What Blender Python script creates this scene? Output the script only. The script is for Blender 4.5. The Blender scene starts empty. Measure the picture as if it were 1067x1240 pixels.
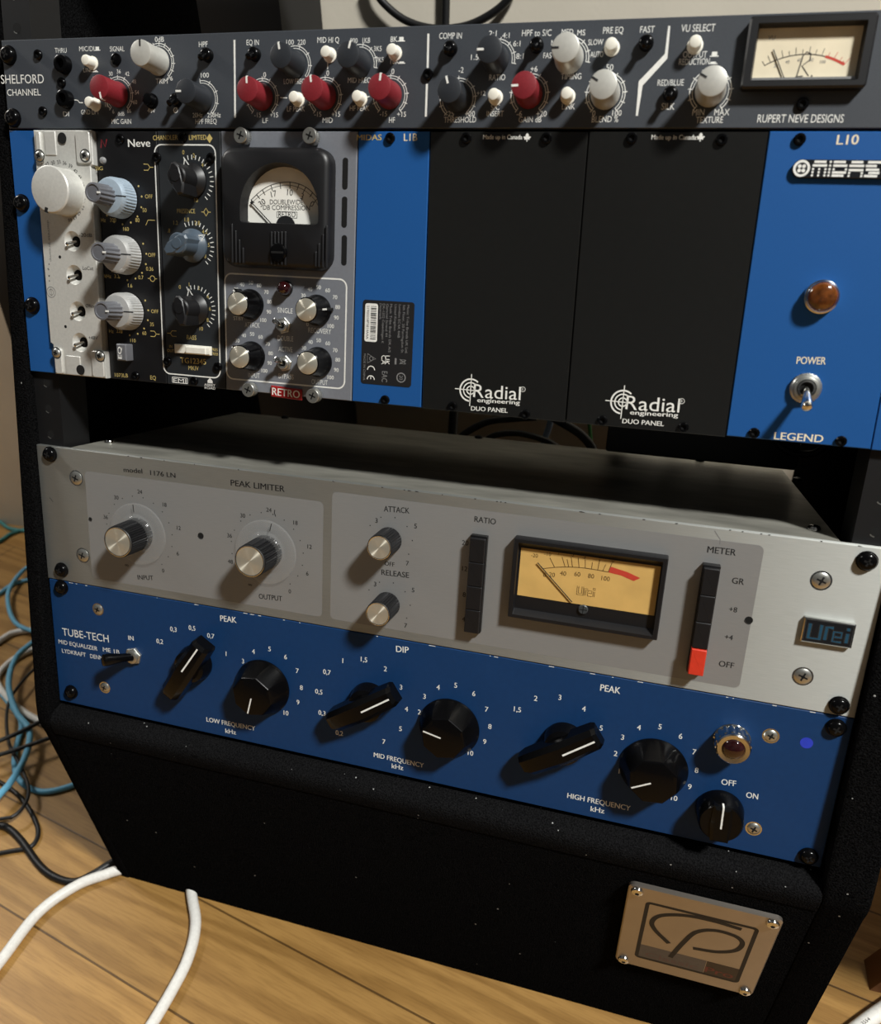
import bpy, math, random
from mathutils import Vector, Matrix, Euler
random.seed(4)
S = bpy.context.scene
COL = S.collection
R = math.radians

# ------------------------------------------------------------------ camera, light, exposure
cam_d = bpy.data.cameras.new('camera'); cam = bpy.data.objects.new('camera', cam_d); COL.objects.link(cam); S.camera = cam
cam_d.sensor_fit = 'HORIZONTAL'; cam_d.sensor_width = 36.0; cam_d.lens = 36.0*910.523/1067
cam_d.shift_x = (533.5-543.8)/1067; cam_d.shift_y = (631.27-620)/1067
cam_d.clip_start = 0.01; cam_d.clip_end = 50
cam_d.dof.use_dof = True; cam_d.dof.focus_distance = 0.43; cam_d.dof.aperture_fstop = 11
CM = Matrix(((0.961866, -0.126579, 0.242471), (0.272995, 0.499286, -0.822306), (-0.016976, 0.857141, 0.514802))).to_4x4()
CM.translation = (0.12522, -0.29213, 0.56925)
cam.matrix_world = CM

ld2 = bpy.data.lights.new('fill_light', 'AREA'); ld2.shape = 'DISK'; ld2.size = 0.35; ld2.energy = 9; ld2.color = (1.0, .97, .92)  # added fill lifting the left floor and cables, with no known source
fill_ob = bpy.data.objects.new('fill_light', ld2); COL.objects.link(fill_ob); fill_ob.location = (-1.35, .20, 1.35)
fill_ob.rotation_euler = (Vector((-.35, .1, 0))-fill_ob.location).to_track_quat('-Z', 'Y').to_euler(); fill_ob['label'] = 'unseen fill light added to the left of the rack'; fill_ob['category'] = 'lamp'

w = bpy.data.worlds.new('room_light'); S.world = w; w.use_nodes = True
wn = w.node_tree; bg = wn.nodes['Background']
tc_ = wn.nodes.new('ShaderNodeTexCoord'); nz = wn.nodes.new('ShaderNodeTexNoise'); rp = wn.nodes.new('ShaderNodeValToRGB')
nz.inputs['Scale'].default_value = 1.6; nz.inputs['Detail'].default_value = 2
rp.color_ramp.elements[0].position = .38; rp.color_ramp.elements[0].color = (.030, .030, .030, 1)
rp.color_ramp.elements[1].position = .72; rp.color_ramp.elements[1].color = (.115, .113, .106, 1)
wn.links.new(tc_.outputs['Generated'], nz.inputs['Vector']); wn.links.new(nz.outputs['Fac'], rp.inputs['Fac'])
wn.links.new(rp.outputs['Color'], bg.inputs['Color']); bg.inputs['Strength'].default_value = 1.15

ld = bpy.data.lights.new('ceiling_lamp', 'AREA'); ld.shape = 'DISK'; ld.size = 0.26; ld.energy = 82; ld.color = (1.0, 1.0, .965)
lamp = bpy.data.objects.new('ceiling_lamp', ld); COL.objects.link(lamp)
LPOS = Vector((1.28, -0.57, 2.25)); lamp.location = LPOS
lamp.rotation_euler = (Vector((0, 0.02, .35))-LPOS).to_track_quat('-Z', 'Y').to_euler()
lamp['label'] = 'round ceiling lamp above the room'; lamp['category'] = 'lamp'

S.view_settings.view_transform = 'Standard'; S.view_settings.look = 'None'
S.view_settings.gamma = 1; S.view_settings.use_curve_mapping = False; S.view_settings.exposure = 0.0

# ------------------------------------------------------------------ frames of reference (millimetres on the tilted rack face)
TILT = R(16); ST, CT = math.sin(TILT), math.cos(TILT)
def LW(u, v, z=0.0):
    """rack face: u right, v down, z out of the face (mm) -> world metres"""
    Y = -v+594.5; Z = z+58.0
    return Vector(((u-241.3)/1000, (Y*ST-Z*CT)/1000, (Y*CT+Z*ST)/1000))

# ------------------------------------------------------------------ materials
MATS = {}
def lin(c): return tuple(((x/255/12.92) if x/255 <= .04045 else ((x/255+.055)/1.055)**2.4) for x in c)
def mat(name, rgb, rough=.5, metal=0.0, var=.06, scale=400, bump=0.0, bscale=900, stretch=None, coat=0, aniso=0, spec=.5, emit=None, trans=0, ior=1.45, grain=0):
    if name in MATS: return MATS[name]
    m = bpy.data.materials.new(name); m.use_nodes = True; nt = m.node_tree; b = nt.nodes['Principled BSDF']
    c = lin(rgb)
    co = nt.nodes.new('ShaderNodeTexCoord'); mp = nt.nodes.new('ShaderNodeMapping'); no = nt.nodes.new('ShaderNodeTexNoise')
    mp.inputs['Scale'].default_value = stretch or (1, 1, 1)
    no.inputs['Scale'].default_value = scale; no.inputs['Detail'].default_value = 3
    nt.links.new(co.outputs['Object'], mp.inputs['Vector']); nt.links.new(mp.outputs['Vector'], no.inputs['Vector'])
    r = nt.nodes.new('ShaderNodeValToRGB')
    r.color_ramp.elements[0].position = .3; r.color_ramp.elements[1].position = .7
    r.color_ramp.elements[0].color = tuple(max(0, x*(1-var)) for x in c)+(1,)
    r.color_ramp.elements[1].color = tuple(min(1, x*(1+var)) for x in c)+(1,)
    nt.links.new(no.outputs['Fac'], r.inputs['Fac']); nt.links.new(r.outputs['Color'], b.inputs['Base Color'])
    b.inputs['Roughness'].default_value = rough; b.inputs['Metallic'].default_value = metal
    b.inputs['Specular IOR Level'].default_value = spec; b.inputs['Coat Weight'].default_value = coat
    b.inputs['Transmission Weight'].default_value = trans; b.inputs['IOR'].default_value = ior
    if bump:
        n2 = nt.nodes.new('ShaderNodeTexNoise'); n2.inputs['Scale'].default_value = bscale; n2.inputs['Detail'].default_value = 4
        bp = nt.nodes.new('ShaderNodeBump'); bp.inputs['Strength'].default_value = bump; bp.inputs['Distance'].default_value = .0004
        nt.links.new(mp.outputs['Vector'], n2.inputs['Vector']); nt.links.new(n2.outputs['Fac'], bp.inputs['Height']); nt.links.new(bp.outputs['Normal'], b.inputs['Normal'])
    if grain:
        cx = nt.nodes.new('ShaderNodeCombineXYZ'); cx.inputs[0].default_value = 1
        b.inputs['Anisotropic'].default_value = grain; b.inputs['Anisotropic Rotation'].default_value = .25; nt.links.new(cx.outputs[0], b.inputs['Tangent'])
    if aniso:
        tg = nt.nodes.new('ShaderNodeTangent'); tg.direction_type = 'RADIAL'; tg.axis = 'Y'
        b.inputs['Anisotropic'].default_value = aniso; b.inputs['Anisotropic Rotation'].default_value = .25; nt.links.new(tg.outputs['Tangent'], b.inputs['Tangent'])
    if emit: b.inputs['Emission Color'].default_value = lin(emit[0])+(1,); b.inputs['Emission Strength'].default_value = emit[1]
    m.diffuse_color = c+(1,); MATS[name] = m
    return m

mat('slate', (58, 62, 68), .5, .0, .05, 900, .08, 2500)
mat('white_ink', (225, 225, 220), .6)
mat('gold_ink', (190, 170, 105), .5)
mat('black_ink', (22, 22, 24), .6)
mat('red_ink', (190, 62, 45), .6)
mat('grey_ink', (120, 120, 120), .6)
mat('black_plastic', (20, 20, 22), .42, spec=.5)
mat('black_gloss', (7, 7, 8), .2, spec=.16, coat=.05)
mat('black_metal', (22, 22, 23), .38, .3)
mat('hole', (3, 3, 3), .9)
mat('white_plastic', (225, 222, 210), .4)
mat('red_knob', (124, 34, 42), .45, .1, .1, 1500)
mat('dark_knob', (38, 41, 46), .45, .0)
mat('pale_knob', (196, 195, 188), .38, .35, .04)
mat('silver', (190, 190, 184), .33, .9, .05)
mat('chrome', (215, 215, 212), .14, 1.0, .03)
mat('spun_metal', (226, 221, 204), .36, .75, .03, aniso=.94)
mat('milled_aluminium', (203, 202, 196), .42, .3, .05, 700, .06, 1500)
mat('satin_aluminium', (178, 180, 176), .60, .85, .05, 120, .04, 300, (1, 8, 22), grain=.75)
mat('grey_paint', (145, 145, 144), .46, .35, .03, 160, .04, 700, (1, 6, 16))
mat('bare_steel', (172, 170, 160), .42, .6, .22, 28, .05, 250, (1, 3, 1))
mat('legend_blue', (30, 85, 150), .38, .12, .05, 500, .05, 900, (10, 1, 1))
mat('tube_blue', (20, 55, 98), .5, .0, .05, 300, .05, 1500, spec=.25)
mat('retro_grey', (118, 121, 128), .5, .1, .04, 600)
mat('neve_black', (18, 18, 20), .4, .0, .05)
mat('charcoal', (34, 37, 40), .5, .0, .05)
mat('blue_grey', (70, 82, 94), .42, .0, .05)  # grey-blue tone paints the light falling on one pointer knob
mat('grey_knob', (98, 99, 104), .42, .0, .05)
mat('knurl_blue', (168, 184, 198), .4, .3, .05); mat('knurl_silver', (200, 200, 198), .36, .5, .05)
mat('meter_cream', (226, 214, 186), .6, .0, .06, 90)
mat('meter_white', (236, 234, 226), .6, .0, .05, 90)
mat('meter_amber', (205, 166, 96), .6, .0, .08, 70)
mat('red_badge', (150, 26, 26), .35)
mat('red_jewel', (36, 7, 9), .1, .0, .3, 500, coat=1)
mat('amber_jewel', (94, 50, 15), .12, .0, .5, 260, .5, 420, coat=1)
mat('clear_led', (150, 150, 150), .1, .3)
mat('red_button', (206, 56, 36), .4)
mat('blue_dot', (42, 62, 190), .5)
mat('badge_black', (22, 24, 28), .3)
mat('badge_teal', (44, 84, 108), .25, .3)
mat('sticker_black', (26, 26, 28), .5)
mat('plate_metal', (166, 158, 149), .3, .85, .05, 60)
mat('band_grey', (92, 90, 92), .4, .5)
mat('band_dark', (34, 22, 20), .4)
mat('dim_red', (104, 44, 40), .5); mat('band_dim', (98, 80, 80), .45, .3)
mat('wire_black', (17, 17, 18), .45)
mat('wire_blue', (104, 172, 204), .45)
mat('wire_teal', (60, 132, 132), .5)
mat('wire_green', (70, 140, 70), .5)
mat('wire_slate', (112, 128, 150), .5)
mat('wire_white', (226, 224, 218), .42)
mat('rail_steel', (26, 26, 27), .5, .3)
mat('cabinet_black', (22, 21, 20), .7, .0, .1, 40)
mat('stool_wood', (140, 96, 64), .5, .0, .25, 30, .05, 200, (1, 1, .1))
mat('wall_paint', (212, 204, 188), .85, .0, .04, 14, .25, 260)

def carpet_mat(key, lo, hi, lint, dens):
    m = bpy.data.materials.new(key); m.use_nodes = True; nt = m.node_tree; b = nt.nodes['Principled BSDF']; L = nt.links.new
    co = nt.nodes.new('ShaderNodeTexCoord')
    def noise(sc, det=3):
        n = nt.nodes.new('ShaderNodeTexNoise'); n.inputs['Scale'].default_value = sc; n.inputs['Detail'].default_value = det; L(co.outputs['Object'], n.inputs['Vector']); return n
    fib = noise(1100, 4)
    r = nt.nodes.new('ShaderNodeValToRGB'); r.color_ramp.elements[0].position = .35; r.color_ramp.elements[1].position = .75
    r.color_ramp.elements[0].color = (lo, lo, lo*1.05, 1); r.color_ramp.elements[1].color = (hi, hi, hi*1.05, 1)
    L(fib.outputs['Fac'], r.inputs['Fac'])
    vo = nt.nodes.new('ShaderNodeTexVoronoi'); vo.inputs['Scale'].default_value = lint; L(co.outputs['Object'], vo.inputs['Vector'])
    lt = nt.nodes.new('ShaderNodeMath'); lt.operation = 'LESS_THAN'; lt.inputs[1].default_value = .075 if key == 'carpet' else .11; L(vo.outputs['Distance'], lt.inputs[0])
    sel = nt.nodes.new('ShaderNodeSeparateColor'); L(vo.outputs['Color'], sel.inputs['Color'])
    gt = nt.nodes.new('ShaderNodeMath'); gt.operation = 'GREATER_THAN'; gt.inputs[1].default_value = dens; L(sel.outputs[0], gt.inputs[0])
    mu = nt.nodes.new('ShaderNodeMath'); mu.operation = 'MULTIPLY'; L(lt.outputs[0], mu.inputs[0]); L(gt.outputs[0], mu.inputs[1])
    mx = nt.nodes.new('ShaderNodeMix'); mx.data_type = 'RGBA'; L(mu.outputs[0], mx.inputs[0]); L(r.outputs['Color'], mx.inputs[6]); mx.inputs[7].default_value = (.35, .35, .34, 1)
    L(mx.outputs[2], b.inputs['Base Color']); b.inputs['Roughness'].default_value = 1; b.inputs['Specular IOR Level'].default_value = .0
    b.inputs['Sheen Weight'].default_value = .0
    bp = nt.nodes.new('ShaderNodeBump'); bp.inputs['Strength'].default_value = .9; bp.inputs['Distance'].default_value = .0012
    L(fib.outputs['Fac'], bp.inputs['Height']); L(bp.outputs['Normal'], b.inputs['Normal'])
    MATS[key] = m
carpet_mat('carpet', .0018, .0100, 130, .945); carpet_mat('carpet_dusty', .0045, .0135, 240, .80)  # lip carpet: more dust and lint, base also lightened as it catches light

def floor_mat():
    m = bpy.data.materials.new('oak_floor'); m.use_nodes = True; nt = m.node_tree; b = nt.nodes['Principled BSDF']; L = nt.links.new
    N = nt.nodes.new
    co = N('ShaderNodeTexCoord'); mp = N('ShaderNodeMapping'); mp.inputs['Rotation'].default_value = (0, 0, R(10.4)); mp.inputs['Location'].default_value = FLOOR_SHIFT
    L(co.outputs['Object'], mp.inputs['Vector'])
    br = N('ShaderNodeTexBrick'); br.inputs['Scale'].default_value = 1; br.offset = .37; br.inputs['Brick Width'].default_value = 1.75; br.inputs['Row Height'].default_value = .0735
    br.inputs['Mortar Size'].default_value = .0009; br.inputs['Mortar Smooth'].default_value = .3
    br.inputs['Color1'].default_value = (.9, .9, .9, 1); br.inputs['Color2'].default_value = (1.12, 1.12, 1.12, 1); br.inputs['Mortar'].default_value = (.30, .28, .26, 1)
    L(mp.outputs['Vector'], br.inputs['Vector'])
    m2 = N('ShaderNodeMapping'); m2.inputs['Scale'].default_value = (2.2, 17, 1); L(mp.outputs['Vector'], m2.inputs['Vector'])
    n1 = N('ShaderNodeTexNoise'); n1.inputs['Scale'].default_value = 1.6; n1.inputs['Detail'].default_value = 3; L(m2.outputs['Vector'], n1.inputs['Vector'])
    wv = N('ShaderNodeTexWave'); wv.bands_direction = 'Y'; wv.inputs['Scale'].default_value = .9; wv.inputs['Distortion'].default_value = 14; wv.inputs['Detail'].default_value = 3; wv.inputs['Detail Scale'].default_value = 1.4
    L(m2.outputs['Vector'], wv.inputs['Vector'])
    m3 = N('ShaderNodeMapping'); m3.inputs['Scale'].default_value = (30, 420, 1); L(mp.outputs['Vector'], m3.inputs['Vector'])
    n3 = N('ShaderNodeTexNoise'); n3.inputs['Scale'].default_value = 1.5; n3.inputs['Detail'].default_value = 3; L(m3.outputs['Vector'], n3.inputs['Vector'])
    r = N('ShaderNodeValToRGB'); r.color_ramp.elements[0].color = lin((146, 109, 58))+(1,); r.color_ramp.elements[1].color = lin((166, 127, 71))+(1,)
    r.color_ramp.elements[0].position = .1; r.color_ramp.elements[1].position = .8
    L(wv.outputs['Fac'], r.inputs['Fac'])
    r3 = N('ShaderNodeValToRGB'); r3.color_ramp.elements[0].color = (.80, .78, .76, 1); r3.color_ramp.elements[1].color = (1, 1, 1, 1); r3.color_ramp.elements[0].position = .35; r3.color_ramp.elements[1].position = .55
    L(n3.outputs['Fac'], r3.inputs['Fac'])
    a = N('ShaderNodeMix'); a.data_type = 'RGBA'; a.blend_type = 'MULTIPLY'; a.inputs[0].default_value = 1; L(r.outputs['Color'], a.inputs[6]); L(br.outputs['Color'], a.inputs[7])
    c = N('ShaderNodeMix'); c.data_type = 'RGBA'; c.blend_type = 'MULTIPLY'; c.inputs[0].default_value = .8; L(a.outputs[2], c.inputs[6]); L(r3.outputs['Color'], c.inputs[7])
    L(c.outputs[2], b.inputs['Base Color']); b.inputs['Roughness'].default_value = .42; b.inputs['Specular IOR Level'].default_value = .35
    bp = N('ShaderNodeBump'); bp.inputs['Strength'].default_value = .25; bp.inputs['Distance'].default_value = .0006; L(br.outputs['Fac'], bp.inputs['Height']); bp.invert = True; L(bp.outputs['Normal'], b.inputs['Normal'])
    MATS['floor'] = m
FLOOR_SHIFT = (0.78, 0.0328, 0)
floor_mat()

# ------------------------------------------------------------------ mesh building
TXT = {}
_fc = bpy.data.curves.new('glyphs', 'FONT'); _fc.resolution_u = 3; _fo = bpy.data.objects.new('glyphs', _fc)
def glyphs(s, bold):
    k = (s, bold)
    if k not in TXT:
        _fc.body = s; _fc.offset = 0.0
        me = bpy.data.meshes.new_from_object(_fo)
        vs = [(v.co.x, v.co.y) for v in me.vertices]; fs = [tuple(p.vertices) for p in me.polygons]
        xs = [a for a, _ in vs]
        TXT[k] = (vs, fs, min(xs), max(xs)); bpy.data.meshes.remove(me)
    return TXT[k]

def rrect(u0, v0, u1, v1, r=0, n=5):
    """outline, counter-clockwise seen from the front (v is down)"""
    if r <= 0: return [(u0, v1), (u1, v1), (u1, v0), (u0, v0)]
    o = []
    for cx, cy, a0 in ((u0+r, v1-r, 180), (u1-r, v1-r, 270), (u1-r, v0+r, 0), (u0+r, v0+r, 90)):
        for i in range(n+1):
            a = R(a0+90*i/n); o.append((cx+r*math.cos(a), cy-r*math.sin(a)))
    return o
def circ(u, v, r, n=24, a0=0): return [(u+r*math.cos(R(a0+360*i/n)), v-r*math.sin(R(a0+360*i/n))) for i in range(n)]
def inset(o, d):
    n = len(o); res = []
    for i in range(n):
        (x0, y0), (x1, y1), (x2, y2) = o[i-1], o[i], o[(i+1) % n]
        ax, ay = x1-x0, y1-y0; bx, by = x2-x1, y2-y1
        la, lb = math.hypot(ax, ay) or 1, math.hypot(bx, by) or 1
        n1 = (ay/la, -ax/la); n2 = (by/lb, -bx/lb)      # inward normals in v-down coordinates
        mx, my = n1[0]+n2[0], n1[1]+n2[1]; q = mx*mx+my*my
        if q < 1e-9: mx, my, q = n1[0], n1[1], 1; res.append((x1+mx*d, y1+my*d)); continue
        res.append((x1+2*d*mx/q, y1+2*d*my/q))
    return res
def polar(o, cu, cv, n=96):
    """resample an outline at equal angles round a centre"""
    res = []
    for k in range(n):
        a = 2*math.pi*k/n; dx, dy = math.cos(a), -math.sin(a); best = 0
        for i in range(len(o)):
            x0, y0 = o[i][0]-cu, o[i][1]-cv; x1, y1 = o[(i+1) % len(o)][0]-cu, o[(i+1) % len(o)][1]-cv
            ex, ey = x1-x0, y1-y0; den = dx*ey-dy*ex
            if abs(den) < 1e-12: continue
            t = (x0*ey-y0*ex)/den; s = (x0*dy-y0*dx)/den
            if t > 0 and -1e-6 <= s <= 1+1e-6: best = max(best, t)
        res.append((cu+dx*best, cv+dy*best))
    return res

class MB:
    def __init__(s, tf): s.tf = tf; s.v = []; s.f = []; s.m = []; s.mats = []
    def mi(s, m):
        if m not in s.mats: s.mats.append(m)
        return s.mats.index(m)
    def add(s, pts, faces, m):
        b = len(s.v); s.v += [s.tf(*q) for q in pts]; i = s.mi(m)
        for f in faces: s.f.append(tuple(x+b for x in f)); s.m.append(i)
    def rings(s, loops, m, cap0=True, cap1=True):
        """loops: equal-length lists of (u,v,z), counter-clockwise from the front, back to front"""
        n = len(loops[0]); pts = [q for l in loops for q in l]; fs = []
        for k in range(len(loops)-1):
            for i in range(n):
                j = (i+1) % n; fs.append((k*n+i, k*n+j, (k+1)*n+j, (k+1)*n+i))
        if cap0: fs.append(tuple(reversed(range(n))))
        if cap1: fs.append(tuple(range((len(loops)-1)*n, len(loops)*n)))
        s.add(pts, fs, m)
    def prism(s, o, z0, z1, m, c=0.0, back=True):
        L = [[(u, v, z0) for u, v in o]]
        if c: L += [[(u, v, z1-c) for u, v in o], [(u, v, z1) for u, v in inset(o, c)]]
        else: L += [[(u, v, z1) for u, v in o]]
        s.rings(L, m, back)
    def pierced(s, o, holes, z0, z1, m, c):
        """plate whose front face has conical wells cut into it: holes = (u, v, rim radius, bottom radius, depth)"""
        s.rings([[(u, v, z0) for u, v in o], [(u, v, z1-c) for u, v in o], [(u, v, z1) for u, v in inset(o, c)]], m, True, False)
        from mathutils.geometry import tessellate_polygon
        ls = [[Vector((u, -v, 0)) for u, v in inset(o, c)]]+[[Vector((u, -v, 0)) for u, v in circ(h[0], h[1], h[2], 36)][::-1] for h in holes]
        pts = [q for l in ls for q in l]
        tri = [t if (pts[t[1]]-pts[t[0]]).cross(pts[t[2]]-pts[t[0]]).z > 0 else t[::-1] for t in (tuple(t) for t in tessellate_polygon(ls))]
        s.add([(q.x, -q.y, z1) for q in pts], tri, m)
        for u, v, r0, r1, dp in holes:
            z = lambda r, h: [(a, b, h) for a, b in circ(u, v, r, 36)]
            L = [z(r0, z1), z(r0-.25, z1-.2), z(r1, z1-dp)]; n = 36; P = [q for l in L for q in l]
            s.add(P, [(k*n+i, k*n+(i+1) % n, (k+1)*n+(i+1) % n, (k+1)*n+i) for k in range(2) for i in range(n)], m); s.dot(u, v, r1+.05, z1-dp+.02, 'hole', 36)
    def box(s, u0, v0, u1, v1, z0, z1, m, r=0, c=0): s.prism(rrect(u0, v0, u1, v1, r), z0, z1, m, c)
    def flat(s, o, z, m): s.add([(u, v, z) for u, v in o], [tuple(range(len(o)))], m)
    def lathe(s, prof, m, u=0, v=0, z=0, n=40, cap0=True, cap1=True, shape=None):
        """prof: (radius, height[, flute]) back to front"""
        L = []
        for q in prof:
            l = []
            for i in range(n):
                a = 2*math.pi*i/n; r = q[0]
                if shape and len(q) > 2: r = shape(a, r, q[2])
                l.append((u+r*math.cos(a), v-r*math.sin(a), z+q[1]))
            L.append(l)
        s.rings(L, m, cap0, cap1)
    def stroke(s, pts, wd, z, m, closed=False):
        """printed line of width wd in the face plane"""
        n = len(pts); l = []; r = []
        for i in range(n):
            a = pts[i-1] if (i > 0 or closed) else pts[i]; b = pts[(i+1) % n] if (i < n-1 or closed) else pts[i]
            dx, dy = b[0]-a[0], b[1]-a[1]; q = math.hypot(dx, dy) or 1
            l.append((pts[i][0]-dy/q*wd/2, pts[i][1]+dx/q*wd/2, z)); r.append((pts[i][0]+dy/q*wd/2, pts[i][1]-dx/q*wd/2, z))
        k = n if closed else n-1
        s.add(l+r, [(i, (i+1) % n, n+(i+1) % n, n+i) for i in range(k)], m)
    def ring(s, u, v, r, wd, z, m, a0=0, a1=360, n=40):
        if a1-a0 >= 360: s.stroke(circ(u, v, r, n), wd, z, m, True)
        else: s.stroke([(u+r*math.sin(R(a0+(a1-a0)*i/n)), v-r*math.cos(R(a0+(a1-a0)*i/n))) for i in range(n+1)], wd, z, m)
    def dot(s, u, v, r, z, m, n=12): s.flat(circ(u, v, r, n), z, m)
    def T(s, txt, ua, va, ub, vb, h, m='white_ink', z=.06, bold=False):
        """lettering whose baseline runs from a to b, cap height h"""
        vs, fs, x0, x1 = glyphs(txt, bold); dx, dy = ub-ua, vb-va; ln = math.hypot(dx, dy); ex, ey = dx/ln, dy/ln; kx = ln/(x1-x0); ky = h/.682
        for sh, dz in (((-.016, 0), (.016, .012)) if bold else ((0, 0),)):
            s.add([(ua+ex*(x-x0+sh)*kx+ey*y*ky, va+ey*(x-x0+sh)*kx-ex*y*ky, z+dz) for x, y in vs], fs, m)
    def TC(s, txt, u, v, h, m='white_ink', ang=0, z=.06, bold=False, asp=.95):
        """lettering centred on a point, turned clockwise by ang degrees"""
        vs, fs, x0, x1 = glyphs(txt, bold); k = h/.682; wd = (x1-x0)*k*asp; c, q = math.cos(R(ang)), math.sin(R(ang))
        s.T(txt, u-c*wd/2-q*h/2, v-q*wd/2+c*h/2, u+c*wd/2-q*h/2, v+q*wd/2+c*h/2, h, m, z, bold)
    def tube(s, pts, r, m, n=10, caps=True):
        P = [Vector(q) for q in pts]; up = Vector((.3, .2, .93)); L = []; prev = None
        for i, q in enumerate(P):
            d = (P[min(i+1, len(P)-1)]-P[max(i-1, 0)]).normalized()
            if prev is None: a = d.cross(up).normalized()
            else: a = (prev-d*prev.dot(d)).normalized()
            prev = a; b = d.cross(a); rr = r[i] if isinstance(r, (list, tuple)) else r
            L.append([q+(a*math.cos(2*math.pi*k/n)+b*math.sin(2*math.pi*k/n))*rr for k in range(n)])
        b0 = len(s.v); mi = s.mi(m)
        for l in L: s.v += [Vector(s.tf(*q)) for q in l]
        for k in range(len(L)-1):
            for i in range(n):
                j = (i+1) % n; s.f.append((b0+k*n+i, b0+(k+1)*n+i, b0+(k+1)*n+j, b0+k*n+j)); s.m.append(mi)
        if caps:
            s.f.append(tuple(b0+i for i in range(n))); s.m.append(mi); e = b0+(len(L)-1)*n; s.f.append(tuple(e+n-1-i for i in range(n))); s.m.append(mi)
    def build(s, name, parent=None, loc=None, rot=None, angle=35):
        me = bpy.data.meshes.new(name); me.from_pydata([tuple(q) for q in s.v], [], s.f)
        for m in s.mats: me.materials.append(MATS[m])
        me.polygons.foreach_set('material_index', s.m); me.polygons.foreach_set('use_smooth', [True]*len(s.f))
        me.set_sharp_from_angle(angle=R(angle)); me.update()
        o = bpy.data.objects.new(name, me); COL.objects.link(o)
        if parent: o.parent = parent
        if loc is not None: o.location = loc
        if rot is not None: o.rotation_euler = rot
        return o

def tf0(u, v, z): return Vector((u/1000, -z/1000, -v/1000))
def tfw(x, y, z): return Vector((x, y, z))
def smooth(pts, n=8):
    """Catmull-Rom through points"""
    P = [Vector(q) for q in pts]; P = [P[0]*2-P[1]]+P+[P[-1]*2-P[-2]]; o = []
    for i in range(1, len(P)-2):
        for k in range(n):
            t = k/n; a, b, c, d = P[i-1:i+3]
            o.append(.5*((2*b)+(c-a)*t+(2*a-5*b+4*c-d)*t*t+(3*b-a-3*c+d)*t**3))
    o.append(P[-2]); return o

def tag(o, label, cat=None, group=None, kind=None):
    o['label'] = label
    if cat: o['category'] = cat
    if group: o['group'] = group
    if kind: o['kind'] = kind
    return o

class Dev:
    """a device standing in the tilted rack face: an Empty at its base, millimetre coordinates of the rack face for its parts"""
    def __init__(s, name, label, cat, u0, v0, group=None):
        s.u0, s.v0 = u0, v0; s.e = bpy.data.objects.new(name, None); COL.objects.link(s.e); s.e.empty_display_size = .02
        s.e.location = LW(u0, v0); s.e.rotation_euler = (-TILT, 0, 0); tag(s.e, label, cat, group)
    def at(s, u, v, z=0): return Vector(((u-s.u0)/1000, -z/1000, -(v-s.v0)/1000))
    def mb(s): return MB(s.at)
    def put(s, proto, u, v, z=0, ang=0, tilt=None):
        """copy a prototype (and its sub-parts) onto the face, turned clockwise by ang degrees"""
        o = clone(proto, s.e); o.location = s.at(u, v, z); o.rotation_euler = (0, R(ang), 0)
        return o
PROTO = []
def clone(o, parent):
    c = o.copy(); COL.objects.link(c); c.parent = parent
    for ch in KIDS.get(o.name, []):
        d = ch.copy(); COL.objects.link(d); d.parent = c
    return c
KIDS = {}
def proto(o, *kids):
    for k in kids: k.parent = o
    KIDS[o.name] = list(kids); PROTO.append(o); PROTO.extend(kids)
    return o
def M0(): return MB(tf0)
def flute(k, d): return lambda a, r, f: r*(1-f*d*(.5+.5*math.cos(k*a)))

# ------------------------------------------------------------------ the room
def setting():
    b = MB(tfw); b.prism([(-1.8, -1.6), (2.2, -1.6), (2.2, .60), (-1.8, .60)][::-1], -.02, 0, 'floor'); o = b.build('floor'); tag(o, 'brown oak strip floor under the rack', None, None, 'structure')
    b = MB(tfw); b.add([(-1.8, .447, 0), (2.2, .447, 0), (2.2, .447, 2.3), (-1.8, .447, 2.3), (-1.8, .567, 0), (2.2, .567, 0), (2.2, .567, 2.3), (-1.8, .567, 2.3)], [(0, 1, 2, 3), (5, 4, 7, 6), (3, 2, 6, 7), (4, 0, 3, 7), (1, 5, 6, 2), (4, 5, 1, 0)], 'wall_paint')
    o = b.build('wall_back'); tag(o, 'plain cream wall behind the rack', None, None, 'structure')
setting()

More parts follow.
